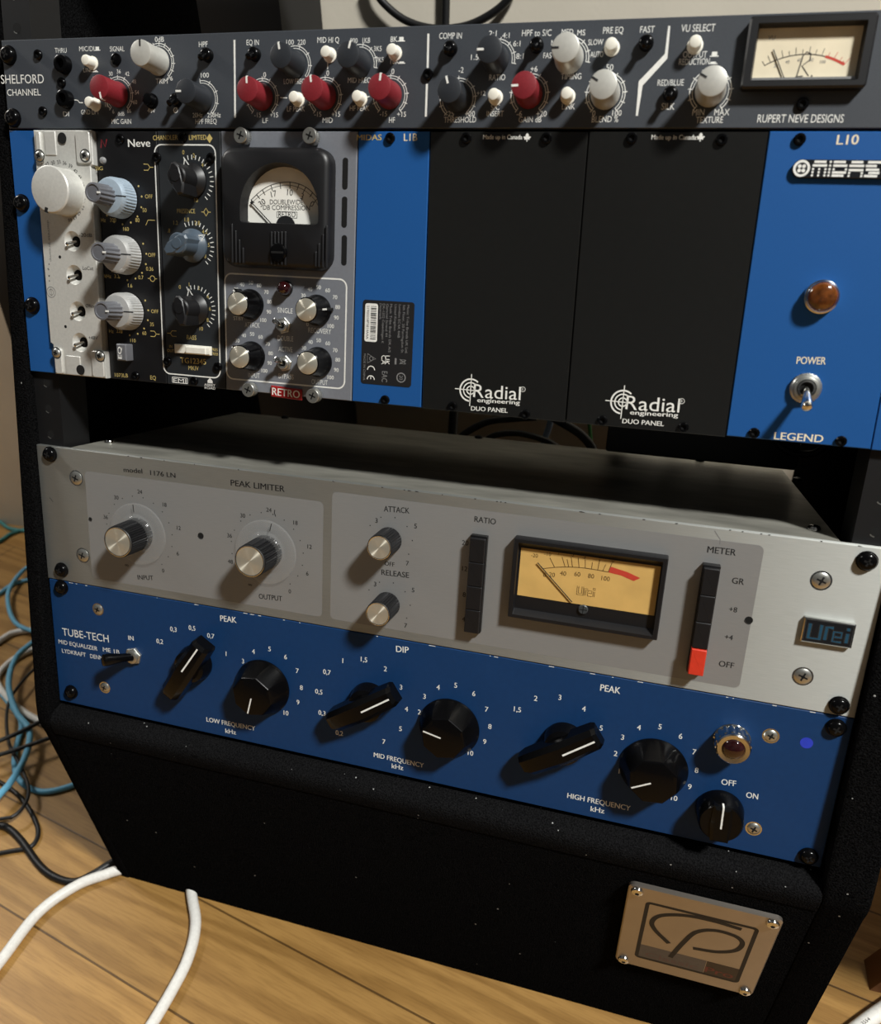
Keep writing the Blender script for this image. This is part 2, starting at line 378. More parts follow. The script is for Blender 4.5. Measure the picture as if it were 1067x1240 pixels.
# ------------------------------------------------------------------ the rack case
def rack_case():
    e = bpy.data.objects.new('rack_case', None); COL.objects.link(e); e.empty_display_size = .05
    tag(e, 'black carpet covered slanted equipment rack standing on the wooden floor', 'rack case')
    DEPTH = .316
    def yz(v, z): p = LW(0, v, z); return (p.y, p.z)
    def zf(v): return -3+13*(v-40)/370
    def side(ua, ub):
        prof = [yz(594.5, -58), yz(425, 4.2), yz(418, 7.6), yz(411, 9.6), yz(400, 9.9), yz(-131, zf(-131))]
        prof += [(DEPTH, prof[-1][1]), (DEPTH, 0.0)]
        n = len(prof); xa, xb = (ua-241.3)/1000, (ub-241.3)/1000; c = .003
        def ins(d):
            cy = sum(q[0] for q in prof)/n; cz = sum(q[1] for q in prof)/n
            return [(q[0]+(cy-q[0])*d/.22, q[1] if q[1] < 1e-4 else q[1]+(cz-q[1])*d/.34) for q in prof]
        b = MB(tfw); pts = []; fs = []
        loops = [(xa, c), (xa+.0009, c*.3), (xa+c, 0), (xb-c, 0), (xb-.0009, c*.3), (xb, c)]
        for x, d in loops: pts += [(x, y, z) for y, z in ins(d)]
        for k in range(len(loops)-1):
            for i in range(n):
                j = (i+1) % n; fs.append((k*n+i, (k+1)*n+i, (k+1)*n+j, k*n+j))
        fs += [tuple(range(n)), tuple(reversed(range((len(loops)-1)*n, len(loops)*n)))]
        b.add(pts, fs, 'carpet'); b.build('side_panel', e)
    side(-11.5, -1.2); side(484.0, 507)
    # kick panel with its rounded upward-facing lip under the lowest unit
    def strip(prof, xa, xb, m, name):
        b = MB(tfw); n = len(prof); pts = [(xa, y, z) for y, z in prof]+[(xb, y, z) for y, z in prof]
        fs = [(i, n+i, n+(i+1) % n, (i+1) % n) for i in range(n)]+[tuple(range(n))[::-1], tuple(range(n, 2*n))]
        b.add(pts, fs, m); return b.build(name, e, angle=50)
    xa, xb = (-1.1-241.3)/1000, (483.9-241.3)/1000
    p = [yz(594.5, -58.8), yz(424, 4.6), yz(421, 5.0), yz(412, 4.0), yz(410, -6), yz(410, -20), yz(424, -22), (yz(594.5, -58.8)[0]+.018, 0.0)]
    strip(p, xa, xb, 'carpet', 'kick_panel')
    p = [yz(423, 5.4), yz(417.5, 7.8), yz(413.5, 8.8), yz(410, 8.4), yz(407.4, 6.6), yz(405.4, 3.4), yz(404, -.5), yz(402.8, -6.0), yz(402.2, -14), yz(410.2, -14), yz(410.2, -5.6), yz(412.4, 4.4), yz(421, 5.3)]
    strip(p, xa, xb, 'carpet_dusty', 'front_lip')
    strip([(.0, .012), (DEPTH-.004, .012), (DEPTH-.004, .030), (.01, .030)][::-1], xa, xb, 'carpet', 'bottom_board')
    ty = yz(-113, -4); strip([ty, (DEPTH-.004, ty[1]), (DEPTH-.004, ty[1]+.018), (ty[0]+.005, ty[1]+.018)][::-1], xa, xb, 'carpet', 'top_board')
    def tfc(u, v, z): return LW(u, v, z)
    for s in (0, 1):
        b = MB(tfc); ua, ub = (-1.2, 17) if s == 0 else (465.6, 483.8)
        b.box(ua, -112, ub, 400.5, -5.4, -3.5, 'rail_steel'); w0 = 15 if s == 0 else 465.6
        b.box(w0, -112, w0+2, 400.5, -26, -5.4, 'rail_steel')
        hu = 7.9 if s == 0 else 474.7
        for k in range(-2, 9):
            for dv in (6.35, 22.2, 38.1):
                v = k*44.45+dv
                if -95 < v < -3 or 178 < v < 222: b.dot(hu, v, 2.6, -3.45, 'hole'); b.ring(hu, v, 2.5, .5, -3.44, 'silver', 180, 235, 8)  # silver arc paints a small highlight on each hole rim
        b.build('rack_rail', e)
    # maker's plate on the kick panel
    a = Vector(LW(0, 413, 9.5)); k0 = Vector(LW(0, 594.5, -58.0)); kd = (k0-a).normalized(); kn = Vector((0, kd.z, -kd.y)); kn = kn if kn.y < 0 else -kn
    def tfk(u, w, z): q = a+kd*(w/1000)+kn*(z/1000); return Vector(((u-241.3)/1000, q.y, q.z))
    o = [(386.9,21.8), (467.0,22.1), (472.9,112.5), (388.1,112.9)]
    us = [q[0] for q in o]; ws = [q[1] for q in o]
    x0, x1, w0, w1 = (us[0]+us[3])/2, (us[1]+us[2])/2, (ws[0]+ws[1])/2, (ws[2]+ws[3])/2
    b = MB(tfk); b.prism(rrect(x0, w0, x1, w1, 4), 0, 2.6, 'plate_metal', .7)
    W, H = x1-x0, w1-w0
    def q(fx, fy): return (x0+W*fx, w0+H*fy)
    ox, oy = q(.145, .16); px_, py_ = q(.865, .86)
    b.stroke(rrect(ox, oy, px_, py_, 2), 2.3, 2.66, 'black_ink', True)
    b.flat([(ox+.8, py_-.8), (ox+.8+(px_-ox)*.655, py_-.8), (ox+.8+(px_-ox)*.655, py_-.8-(py_-oy)*.235), (ox+.8, py_-.8-(py_-oy)*.235)], 2.64, 'band_grey')
    b.flat([(ox+.8+(px_-ox)*.66, py_-.8), (px_-.8, py_-.8), (px_-.8, py_-.8-(py_-oy)*.235), (ox+.8+(px_-ox)*.66, py_-.8-(py_-oy)*.235)], 2.64, 'band_dark')
    b.T('Classic', ox+5, py_-3, ox+(px_-ox)*.6, py_-3, 5.2, 'band_dim', 2.68, True)
    b.T('Pro', ox+(px_-ox)*.68, py_-3, px_-3, py_-3, 6.2, 'dim_red', 2.68, True)
    def sw(pts, wd): b.stroke([tuple(p)[:2] for p in smooth([(x, y, 0) for x, y in pts], 10)], wd, 2.72, 'black_ink')
    sw([(416.0,75.2), (406.7,64.0), (404.0,55.4), (408.3,46.5), (421.0,40.3), (436.4,39.0), (451.2,40.5)], 2.9)
    sw([(418.8,90.9), (423.6,70.5), (428.7,55.4), (437.9,48.5), (448.8,49.0), (454.1,54.4), (452.2,64.1), (443.0,71.0), (429.7,73.7)], 2.9)
    pl = b.build('maker_plate', e); pl['label'] = 'brushed metal plate with a swooping black line emblem'
    for u, w_ in ((x0+5, w0+5), (x1-5, w0+5), (x0+5, w1-5), (x1-5, w1-5)):
        b = MB(tfk); b.lathe([(3.6, 0), (3.6, .5), (3.1, 1.5), (1.8, 2.1)], 'chrome', u, w_, 2.6, 24)
        b.dot(u, w_, 1.3, 4.74, 'hole', 6); b.build('plate_screw', pl)
rack_case()

# ------------------------------------------------------------------ small hardware prototypes (copied onto the devices, then removed)
def cross(b, r, wd, z, m='hole', ang=20):
    for k in (0, 90):
        a = R(ang+k); c, q = math.cos(a), math.sin(a)
        b.flat([(c*x-q*y, q*x+c*y) for x, y in ((-r, wd/2), (r, wd/2), (r, -wd/2), (-r, -wd/2))], z, m)
def make_rack_screw():
    b = M0(); b.lathe([(4.9, 0), (4.9, .7), (4.4, .9), (4.35, 1.6), (3.7, 2.7), (2.5, 3.3)], 'black_gloss', n=28)
    cross(b, 2.0, .9, 3.33); return proto(b.build('rack_screw'))
def make_panel_screw(name='panel_screw', r=4.2, m='silver'):
    b = M0(); b.ring(0, 0, r+.4, .8, .05, 'chrome' if m == 'silver' else 'hole', n=28); b.lathe([(r, 0), (r, .25), (r*.8, .8), (r*.5, 1.05)], m, n=28)
    b.dot(0, 0, .9, 1.07, 'hole'); cross(b, r*.55, .9, 1.08); return proto(b.build(name))
def make_module_screw():
    b = M0(); b.lathe([(2.5, 0), (2.5, 1.0), (2.1, 1.5), (1.25, 1.5), (1.2, .6)], 'black_gloss', n=24, cap1=False); b.dot(0, 0, 1.3, .6, 'hole', 6)
    return proto(b.build('module_screw'))
def make_thumb_screw():
    b = M0(); n = 48
    b.lathe([(2.2, 0), (2.2, 1.2), (3.5, 1.4, 1), (3.7, 1.8, 1), (3.7, 4.2, 1), (3.2, 4.4), (3.2, 4.9), (3.8, 5.1), (3.8, 6.6), (3.5, 7)], 'silver', n=n, shape=flute(24, .07))
    cross(b, 2.0, .8, 7.05); return proto(b.build('thumb_screw'))
RACK_SCREW = make_rack_screw(); PANEL_SCREW = make_panel_screw(); SMALL_SCREW = make_panel_screw('panel_screw', 2.6); DULL_SCREW = make_panel_screw('panel_screw', 3.4)
MOD_SCREW = make_module_screw(); THUMB = make_thumb_screw()

def round_knob(name, r, L, m, pm, rim=.6):
    b = M0(); b.lathe([(r*1.06, .6), (r*1.07, 1.6), (r*1.0, 3.2), (r*.985, L-rim), (r*.95, L-.25*rim), (r-rim, L)], m, n=48); k = b.build(name)
    b = M0(); b.box(-.45, -r+.35, .45, -r+3.3, L-.1, L+.12, pm); b.box(-.45, -r*.985-.08, .45, -r*.985+.5, L-3, L-.2, pm); p = b.build('pointer_line')
    return proto(k, p)
RED_KNOB = round_knob('knob', 5.8, 15, 'red_knob', 'white_ink'); DARK_KNOB = round_knob('knob', 5.8, 15, 'dark_knob', 'white_ink'); PALE_KNOB = round_knob('knob', 6.1, 15, 'pale_knob', 'black_ink')
def push_button(r, L, m):
    b = M0(); b.lathe([(r*1.25, 0), (r*1.25, .5), (r, .7), (r, L-.9), (r*.86, L-.25), (r*.6, L)], m, n=28); return proto(b.build('push_button'))
WHITE_BUTTON = push_button(2.7, 6, 'white_plastic')
def bat_toggle():
    b = M0(); b.lathe([(3.2, 0), (3.2, 2.2), (2.6, 3.2), (1.8, 3.6)], 'black_gloss', n=28); k = b.build('toggle_switch')
    b = M0(); b.tube([(0, 0, 2.5), (0, 1.3, 4.4), (0, 2.7, 6.4), (0, 3.1, 7.0)], [1.1, 1.35, 1.6, .8], 'black_gloss', 14); l = b.build('switch_lever')
    return proto(k, l)
BAT = bat_toggle()
def metal_toggle(rn, lever, m='silver', lm='chrome', name='toggle_switch', lr=1.5):
    """threaded bush with a hexagon nut and a round-ended lever towards (du, dv, dz)"""
    b = M0(); b.prism(circ(0, 0, rn, 6, 15), 0, 1.8, m, .3); b.lathe([(rn*.72, 1.8), (rn*.72, 3.2), (rn*.62, 3.6), (rn*.42, 3.6), (rn*.38, 2.4)], m, n=28, cap1=False); b.dot(0, 0, rn*.4, 2.4, 'hole', 20); k = b.build(name)
    du, dv, dz = lever
    b = M0(); b.tube([(0, 0, 2), (du*.35, dv*.35, 2+(dz-2)*.35), (du*.85, dv*.85, 2+(dz-2)*.85), (du*.97, dv*.97, 2+(dz-2)*.97), (du, dv, dz)], [lr*.75, lr*.85, lr*1.2, lr*1.1, lr*.5], lm, 18); l = b.build('switch_lever')
    return proto(k, l)

# ------------------------------------------------------------------ dark grey channel strip at the top
def arc_scale(b, u, v, r, a0=-135, a1=135, ticks=7, wd=.35):
    b.ring(u, v, r, wd, .06, 'white_ink', a0, a1, 36); b.ring(u, v, r-1.1, wd*.8, .06, 'white_ink', a0, a1, 36)
    for k in range(ticks):
        a = R(a0+(a1-a0)*k/(ticks-1)); s, c = math.sin(a), -math.cos(a); b.stroke([(u+s*(r-1.1), v+c*(r-1.1)), (u+s*(r+.9), v+c*(r+.9))], wd, .06, 'white_ink')
def out_icon(b, u, v):
    b.flat([(u-1.8, v), (u+1.8, v), (u+1.8, v-.4), (u+1.1, v-.4), (u+1.1, v-1.9), (u-1.1, v-1.9), (u-1.1, v-.4), (u-1.8, v-.4)], .06, 'white_ink')
def in_icon(b, u, v):
    b.flat([(u-1.8, v), (u+1.8, v), (u+1.8, v-.4), (u+1.1, v-.4), (u+1.1, v-.9), (u-1.1, v-.9), (u-1.1, v-.4), (u-1.8, v-.4)], .06, 'white_ink')
def channel_strip():
    d = Dev('channel_strip', 'dark grey channel strip with red, white and black knobs, topmost unit of the rack', 'preamp', 0, 44.0)
    b = d.mb(); b.box(0, .4, 482.6, 43.9, -3, 0, 'slate', 0, .35)
    T, TC = b.T, b.TC
    T('SHELFORD', -2.3,21.5, 26.1,21.6, 4.3); T('CHANNEL', 1.1,27.5, 23.3,27.5, 3.2)
    T('THRU', 34.6,7.2, 42.1,7.3, 2.3); T('MIC/DI', 50.1,6.8, 59.4,6.9, 2.3); out_icon(b, 61.4,6.8)
    T('LINE', 51.9,16.7, 57.3,16.7, 2); in_icon(b, 59.3,16.8); T('SIGNAL', 69.1,7.3, 77.9,7.4, 2.3)
    T('0dB', 96.5,3.6, 101.8,3.6, 2.3); T('TRIM', 96.0,22.7, 103.0,22.8, 2.3); T('+6', 102.5,21.5, 106.2,21.4, 2); T('HPF', 122.0,6.5, 127.0,6.5, 2.4)
    T('100', 122.7,20.4, 127.3,20.3, 2.2); T('GND LIFT', 48.7,37.0, 60.2,37.0, 2.3); T('DI', 37.0,37.9, 40.8,37.9, 2.3); T('MIC GAIN', 67.7,41.7, 79.9,41.7, 2.4)
    T('48V', 90.2,36.4, 95.0,36.4, 2.2); TC('Ø', 107.2,35.3, 2.6); T('20Hz', 117.2,38.8, 123.0,38.7, 2.2); T('250Hz', 125.9,38.8, 133.6,38.7, 2.2); T('HPF FREQ', 118.8,41.8, 131.2,41.7, 2.4)
    for s, q in (('24', (64.6,21.4)), ('30', (68.8,17.7)), ('36', (73.8,16.7)), ('42', (78.9,17.9)), ('48', (82.8,21.6)), ('54', (84.3,26.7)), ('60', (82.9,31.3)), ('66', (78.9,35.5)), ('0dB', (73.9,36.8)), ('6', (69.1,35.7)), ('18', (65.2,32.5))): TC(s, *q, 1.9)
    b.stroke([(44.5,29.9), (47.0,30.1), (48.1,31.3), (50.3,31.3)], .45, .06, 'white_ink')
    for x in ((142.2,3.8), (141.9,39.0)), ((243.5,3.8), (243.9,18.0)), ((243.9,24.8), (244.1,38.8)): b.stroke(list(x), 1.0, .07, 'white_ink')
    T('EQ IN', 148.9,6.3, 155.7,6.4, 2.4); T('100', 170.7,6.7, 174.7,6.7, 2.2); T('220', 176.7,6.8, 180.9,6.8, 2.2); T('MID HI Q', 187.2,6.2, 198.6,6.4, 2.4)
    T('800', 204.3,6.9, 208.1,6.9, 2.2); T('1K8', 210.7,6.9, 214.5,6.9, 2.2); T('3K5', 216.5,10.4, 220.5,10.5, 2.1); T('7K5', 217.9,15.2, 221.7,15.2, 2.1)
    T('8K', 224.8,6.8, 228.3,6.8, 2.3); out_icon(b, 230.3,6.7); T('16K', 225.2,16.1, 229.6,16.0, 2.3); in_icon(b, 230.8,16.0)
    for q in ((158.8,19.6), (192.9,19.4), (226.6,19.2)): TC('0', *q, 2.3)
    T('LOW FREQ', 169.3,23.9, 180.7,23.9, 2.3); T('MID FREQ', 203.5,23.8, 215.5,23.9, 2.3); T('LF PEAK', 171.1,36.2, 180.9,36.2, 2.3); T('HF PEAK', 204.9,36.1, 215.1,36.1, 2.3)
    for s, q in (('-15', (154.7,37.7)), ('+15', (163.9,37.7)), ('-15', (187.9,37.5)), ('+15', (197.6,37.5)), ('-15', (222.5,37.5)), ('+15', (231.8,37.7))): TC(s, *q, 2.2)
    T('LF', 157.4,41.4, 160.5,41.4, 2.3); T('MID', 190.5,41.4, 195.9,41.4, 2.4); T('HF', 225.5,41.4, 228.5,41.4, 2.4)
    b.stroke([(192.8,14.4), (192.8,17.7)], .4, .06, 'white_ink'); b.stroke([(167.3,29.9), (171.1,30.1)], .4, .06, 'white_ink'); b.stroke([(213.0,30.1), (215.1,29.9)], .4, .06, 'white_ink')
    T('COMP IN', 248.8,6.1, 259.7,6.3, 2.5); T('2:1', 272.5,5.6, 276.1,5.6, 2.2); T('4:1', 278.9,6.6, 282.2,6.6, 2.2); T('6:1', 284.2,10.0, 287.5,10.0, 2.2); T('8:1', 286.0,15.1, 289.4,15.1, 2.2); T('1.5:1', 264.7,15.1, 270.5,15.1, 2.2)
    T('HPF to S/C', 287.9,6.0, 301.3,6.2, 2.5); T('MED', 305.8,5.9, 311.0,6.0, 2.2); T('MS', 312.9,6.4, 316.4,6.4, 2.2); T('SLOW', 318.1,10.3, 324.7,10.3, 2.2); T('AUTO', 319.6,15.1, 325.3,15.1, 2.2); T('FAST', 298.5,15.1, 303.7,15.1, 2.2); T('MF', 301.6,10.1, 304.4,10.1, 2.2)
    T('PRE EQ', 324.2,6.0, 332.9,6.0, 2.5); T('FAST', 340.1,6.1, 346.2,6.1, 2.5); TC('-2', 260.3,19.2, 2.3); TC('+6', 294.7,19.3, 2.3); TC('50', 328.7,19.3, 2.4)
    T('RATIO', 274.0,23.7, 281.6,23.7, 2.4); T('TIMING', 307.3,23.8, 316.5,23.8, 2.4); TC('+12', 270.6,29.0, 2.0); T('S/C', 275.8,36.1, 279.9,36.0, 2.3); T('INSERT', 273.9,38.8, 282.0,38.8, 2.3); T('LINK', 309.0,36.1, 314.9,36.0, 2.4)
    for s, q in (('-25', (256.0,37.6)), ('+20', (265.8,37.6)), ('-6', (289.5,37.7)), ('+20', (299.8,37.8)), ('0', (323.7,37.7)), ('100', (334.0,37.6))): TC(s, *q, 2.3)
    T('THRESHOLD', 253.2,41.4, 269.0,41.3, 2.4); T('GAIN dB', 289.4,41.4, 300.0,41.3, 2.4); T('BLEND %', 323.1,41.4, 334.9,41.3, 2.5)
    b.flat([(352.7,3.8), (351.8,3.8), (351.8,14.5), (342.0,25.0), (342.4,38.8), (343.3,38.8), (343.9,26.7), (353.1,16.3)], .07, 'white_ink')
    T('VU SELECT', 357.4,6.2, 371.3,6.3, 2.7); T('OUTPUT', 359.5,16.1, 369.4,16.2, 2.4); out_icon(b, 372.5,16.0); T('REDUCTION', 358.2,18.9, 370.9,18.9, 2.4); in_icon(b, 372.4,18.8)
    T('RED/BLUE', 350.2,26.9, 361.3,26.9, 2.4); T('SILK', 353.1,36.4, 358.7,36.4, 2.6); T('MIN', 366.6,38.8, 371.6,38.7, 2.5); T('MAX', 375.8,38.8, 382.0,38.7, 2.5); T('TEXTURE', 368.5,41.8, 379.8,41.7, 2.5)
    T('RUPERT NEVE DESIGNS', 393.9,41.6, 428.0,41.7, 3.1)
    KN = [(PALE_KNOB, (98.4,12.9), 0), (RED_KNOB, (72.9,27.8), 170), (DARK_KNOB, (123.3,30.3), -90), (DARK_KNOB, (175.3,15.6), -12), (RED_KNOB, (157.4,29.8), -2), (RED_KNOB, (191.6,29.8), -8), (DARK_KNOB, (209.5,16.0), 14), (RED_KNOB, (225.6,29.6), 6),
          (DARK_KNOB, (259.4,31.1), -18), (DARK_KNOB, (276.8,15.4), -90), (RED_KNOB, (293.5,29.8), -92), (PALE_KNOB, (310.4,15.5), -90), (PALE_KNOB, (328.1,30.0), -60), (PALE_KNOB, (372.9,29.3), -62)]
    for k, (pr, (u, v), a) in enumerate(KN):
        o = d.put(pr, u, v, 0, a)
        if k == 0: arc_scale(b, u, v, 8.6, -20, 140, 8)
        elif k in (2, ): arc_scale(b, u, v, 8.6, -8, 140, 5)
        elif k == 3: arc_scale(b, u, v, 8.4, -20, 130, 5)
        elif k in (6, 9, 11): arc_scale(b, u, v, 8.6, -20, 100, 5)
        else: arc_scale(b, u, v, 8.6, -140, 140, 11)
    for q in ((58.0,12.6), (58.3,32.3), (194.0,11.7), (177.3,31.0), (210.6,31.0), (227.5,11.6), (277.8,30.9), (311.3,30.8), (328.8,11.7), (364.0,11.7)): d.put(WHITE_BUTTON, *q)
    for q in ((127.1,10.5), (153.7,10.7), (254.9,10.5), (295.2,10.1), (343.4,10.4), (356.3,30.5), (108.3,30.9)): d.put(BAT, *q, 0, 10)
    u, v = 93.3,31.0; o = d.put(DARKBUTTON, u, v)
    for u, v in ((40.4,13.2), (40.3,29.9)):
        m = MB(tf0); m.lathe([(4.6, 0), (4.6, 1.2), (4.2, 3.6), (3.6, 4.0), (2.5, 4.0), (2.4, 1.0)], 'black_gloss', n=32, cap1=False); m.dot(0, 0, 2.5, 1.0, 'hole', 24); m.build('jack_socket', d.e, d.at(u, v))
    m = MB(tf0); m.lathe([(2.9, 0), (2.9, .9), (2.4, 1.1), (2.3, .7), (1.6, 1.0), (.6, 1.2)], 'black_gloss', n=24); m.build('signal_light', d.e, d.at(72.9,11.1))
    for q in ((24.0,8.0), (24.3,35.5), (37.8,21.6), (244.3,20.9), (410.9,34.7)): d.put(MOD_SCREW, *q)
    for q in ((4.8,7.8), (4.2,38.7), 474.7, 7.0, 474.7, 38.0)[:2]+((474.7, 7.0), (474.7, 38.0)): d.put(RACK_SCREW, *q)
    b.build('front_panel', d.e)
    m = d.mb(); m.box(18, 1, 464, 43.4, -190, -3.05, 'black_metal'); m.build('chassis', d.e)
    # VU meter
    O = [(384.3,3.3), (431.7,1.9), (435.3,29.7), (385.2,29.6)]; x0 = (O[0][0]+O[3][0])/2; x1 = (O[1][0]+O[2][0])/2; y0 = (O[0][1]+O[1][1])/2; y1 = (O[2][1]+O[3][1])/2
    meter = d.mb(); out = rrect(x0, y0, x1, y1, 1.6, 6); inn = rrect(x0+3.6, y0+2.8, x1-3.6, y1-2.8, .5, 6); inn2 = rrect(x0+4.4, y0+3.6, x1-4.4, y1-3.8, .4, 6)
    z = lambda o, h: [(a, c, h) for a, c in o]
    meter.rings([z(out, 0), z(out, 4.2), z(inset(out, .8), 5), z(inn, 5), z(inn2, .8)], 'black_plastic', True, False)
    mo = meter.build('level_meter', d.e)
    f = d.mb(); f.flat(rrect(x0+4, y0+3, x1-4, y1-3.2), 1.0, 'meter_cream'); W, H = x1-x0, y1-y0
    def M(fx, fy): return (x0+W*fx, y0+H*fy)
    cx, cy = M(.49, 1.45); r = H*.95
    pts = lambda rr, a0, a1, n=20: [(cx+rr*1.12*math.sin(R(a0+(a1-a0)*i/n)), cy-rr*math.cos(R(a0+(a1-a0)*i/n))) for i in range(n+1)]
    f.stroke(pts(r, -32, 16), .35, 1.05, 'black_ink'); f.stroke(pts(r, 16, 33), 1.0, 1.05, 'red_ink')
    for k in range(14):
        a = -32+65*k/13; L = 2.8 if k % 2 else 1.9; q0, q1 = pts(r, a, a, 1)[0], pts(r+L, a, a, 1)[0]; f.stroke([q0, q1], .22, 1.06, 'black_ink' if k < 10 else 'red_ink')
    for k, s in enumerate(('20', '40', '60', '80', '100')): f.TC(s, *pts(r-2.0, -24+10*k, -24+10*k, 1)[0], 1.2, 'grey_ink', 0, 1.06)
    f.TC('VU', *M(.20, .26), 1.6, 'grey_ink', 0, 1.06); f.TC('+', *M(.80, .62), 1.6, 'red_ink', 0, 1.06)
    f.stroke([M(.45, .80), M(.475, .52), M(.50, .47), M(.535, .49), M(.535, .58), M(.48, .66), M(.545, .80)], .45, 1.06, 'black_ink'); f.dot(*M(.57, .80), .35, 1.06, 'black_ink')
    f.stroke([M(.44, .81), M(.50, .80)], .4, 1.06, 'black_ink')
    f.build('meter_face', mo)
    f = d.mb(); a_, c_ = M(.36, .86), M(.228, .43); f.tube([(*a_, 1.5), (*c_, 1.5)], .22, 'black_ink', 6); f.build('needle', mo)
    f = d.mb(); f.box(x0+4.2, y1-4.6, x1-4.2, y1-3.7, 1.1, 2.6, 'clear_led'); f.build('meter_ledge', mo)
DARKBUTTON = push_button(3.0, 5, 'black_gloss')
channel_strip()

# ------------------------------------------------------------------ blue ten-slot module rack (ear, power section, chassis)
def jewel_lamp(d, u, v, r, L, jm, name='jewel_lamp', jewel_r=.8, teeth=0):
    b = M0(); sh = flute(teeth, .10) if teeth else None
    b.lathe([(r, 0), (r, .8), (r*.99, 1.2, 1), (r*.97, L-2.5, 1), (r*.9, L-2.2), (r*.9, L-.6), (r*.84, L), (r*jewel_r, L-.1), (r*jewel_r, L-.8)], 'chrome', n=48, cap1=False, shape=sh)
    k = b.build(name, d.e, d.at(u, v))
    b = M0(); q = r*jewel_r; b.lathe([(q, L-1.5), (q, L-.6), (q*.93, L+.5), (q*.75, L+1.4), (q*.45, L+2.0), (q*.15, L+2.2)], jm, n=36); b.build('jewel', k)
    return k
def module_rack():
    d = Dev('module_rack', 'blue ten-slot module rack with amber lamp and chrome power switch at its right end', 'rack', 0, 177.5)
    b = d.mb(); b.box(0, 45, 18.6, 177.4, -3, 0, 'legend_blue', 0, .3)
    b.build('left_ear', d.e)
    b = d.mb(); ua, ub = 400.6, 464.2
    b.prism([(401.6, 177.0), (ub, 177.0), (461.6, 45), (399.6, 45)], -3, 0, 'legend_blue', .35)
    T = b.T
    T('L10', 426.9,50.1, 435.2,50.0, 3.7, 'meter_cream', .06, True)
    T('POWER', 426.7,141.4, 438.8,140.8, 3.2, 'meter_cream', .06, True); T('LEGEND', 422.8,176.5, 443.9,175.9, 3.4, 'meter_cream', .06, True)
    b.build('power_panel', d.e)
    b = d.mb(); b.prism([(464.6, 177.2), (482.6, 177.2), (482.6, 45), (462.0, 45)], -3, 0, 'legend_blue', .3); b.build('right_ear', d.e)
    b = d.mb(); b.box(20, 45.5, 462, 177, -150, -3.1, 'black_metal'); b.box(18.7, 172.5, 400, 177.1, -12, -3.05, 'black_metal'); b.box(18.7, 45, 400, 47, -12, -3.05, 'black_metal'); b.build('chassis', d.e)
    b = d.mb(); b.box(338, 140, 462, 215, -196, -150.2, 'black_metal', 2, 1); b.build('added_dark_block', d.e)  # invented block that keeps the gap behind dark, no real power unit
    for q in ((5.0,82.7), (6.2,138.9)): d.put(RACK_SCREW, *q)
    for q in ((474, 60), (474, 165)): d.put(RACK_SCREW, *q)
    for q in ((412.1,48.3), (413.7,174.4), (451.4,174.5)): d.put(MOD_SCREW, *q)
    u, v = 431.8,111.9; jewel_lamp(d, u, v, 7.4, 5, 'amber_jewel', jewel_r=.86)
    # power switch with knurled dress nut
    u, v = 432.3,151.9; b = M0(); b.lathe([(7.0, 0, 1), (7.0, 1.6, 1), (6.2, 2.0), (5.9, 2.4), (5.2, 2.6), (5.0, 3.2), (4.2, 3.4), (4.0, 2.2)], 'silver', n=96, shape=flute(40, .07), cap1=False)
    b.lathe([(3.9, 2.2), (3.9, 3.4), (3.0, 3.6), (2.6, 2.4)], 'chrome', n=32, cap1=False); b.dot(0, 0, 2.7, 2.4, 'hole', 24); k = b.build('power_switch', d.e, d.at(u, v))
    b = M0(); b.tube([(0, 0, 2), (0, 1.4, 4.6), (-.3, 5.4, 11.4), (-.4, 6.9, 13.8), (-.45, 7.5, 14.8), (-.46, 7.8, 15.3)], [1.5, 1.6, 2.3, 2.5, 2.0, .9], 'chrome', 22); b.build('switch_lever', k)
    # name badge
    u0, v0 = 411.0,56.3; _, v1 = 412.8,63.5; v1 = v0+(v1-v0); h = v1-v0; m = d.mb(); W = 42
    m.prism([(a, c) for a, c in rrect(u0, v0, u0+W, v1, h*.48, 8)], 0, 2, 'badge_black', .3)
    r = h*.46; c0 = (u0+h*.5, v0+h*.5); m.ring(*c0, r*.86, r*.30, 2.07, 'white_ink', n=32)
    for k in range(4):
        a = R(45+90*k); m.dot(c0[0]+r*.36*math.cos(a), c0[1]+r*.36*math.sin(a), r*.23, 2.07, 'white_ink', 14)
    x = u0+h*1.08; t = h*.13
    def bar(xa, xb, f): m.flat([(xa, v0+h*f+t/2), (xb, v0+h*f+t/2), (xb, v0+h*f-t/2), (xa, v0+h*f-t/2)], 2.07, 'white_ink')
    def dots(xa, fs):
        for f in fs: m.dot(xa, v0+h*f, t*.52, 2.07, 'white_ink', 10)
    wl = 5.7
    for ch in 'MIDAS':
        if ch == 'M': bar(x+.5, x+wl-.5, .13); bar(x, x+wl, .33); dots(x+.4, (.53, .7, .87)); dots(x+wl/2, (.53, .7, .87)); dots(x+wl-.4, (.53, .7, .87)); x += wl+.9
        if ch == 'I': dots(x+.3, (.13, .33, .53, .7, .87)); x += 1.5
        if ch == 'D': bar(x, x+wl-1, .13); bar(x, x+wl-.2, .33); dots(x+.4, (.53,)); dots(x+wl-.5, (.53,)); bar(x, x+wl-.2, .70); bar(x, x+wl-1, .87); x += wl+.6
        if ch == 'A': bar(x+.6, x+wl-.6, .13); bar(x, x+wl, .33); bar(x, x+wl, .56); dots(x+.4, (.72, .88)); dots(x+wl-.4, (.72, .88)); x += wl+.6
        if ch == 'S': bar(x+.6, x+wl, .13); bar(x, x+wl-1.5, .33); bar(x+.3, x+wl-.3, .53); bar(x+1.5, x+wl, .70); bar(x, x+wl-.6, .87); x += wl
    m.build('name_badge', d.e)
module_rack()

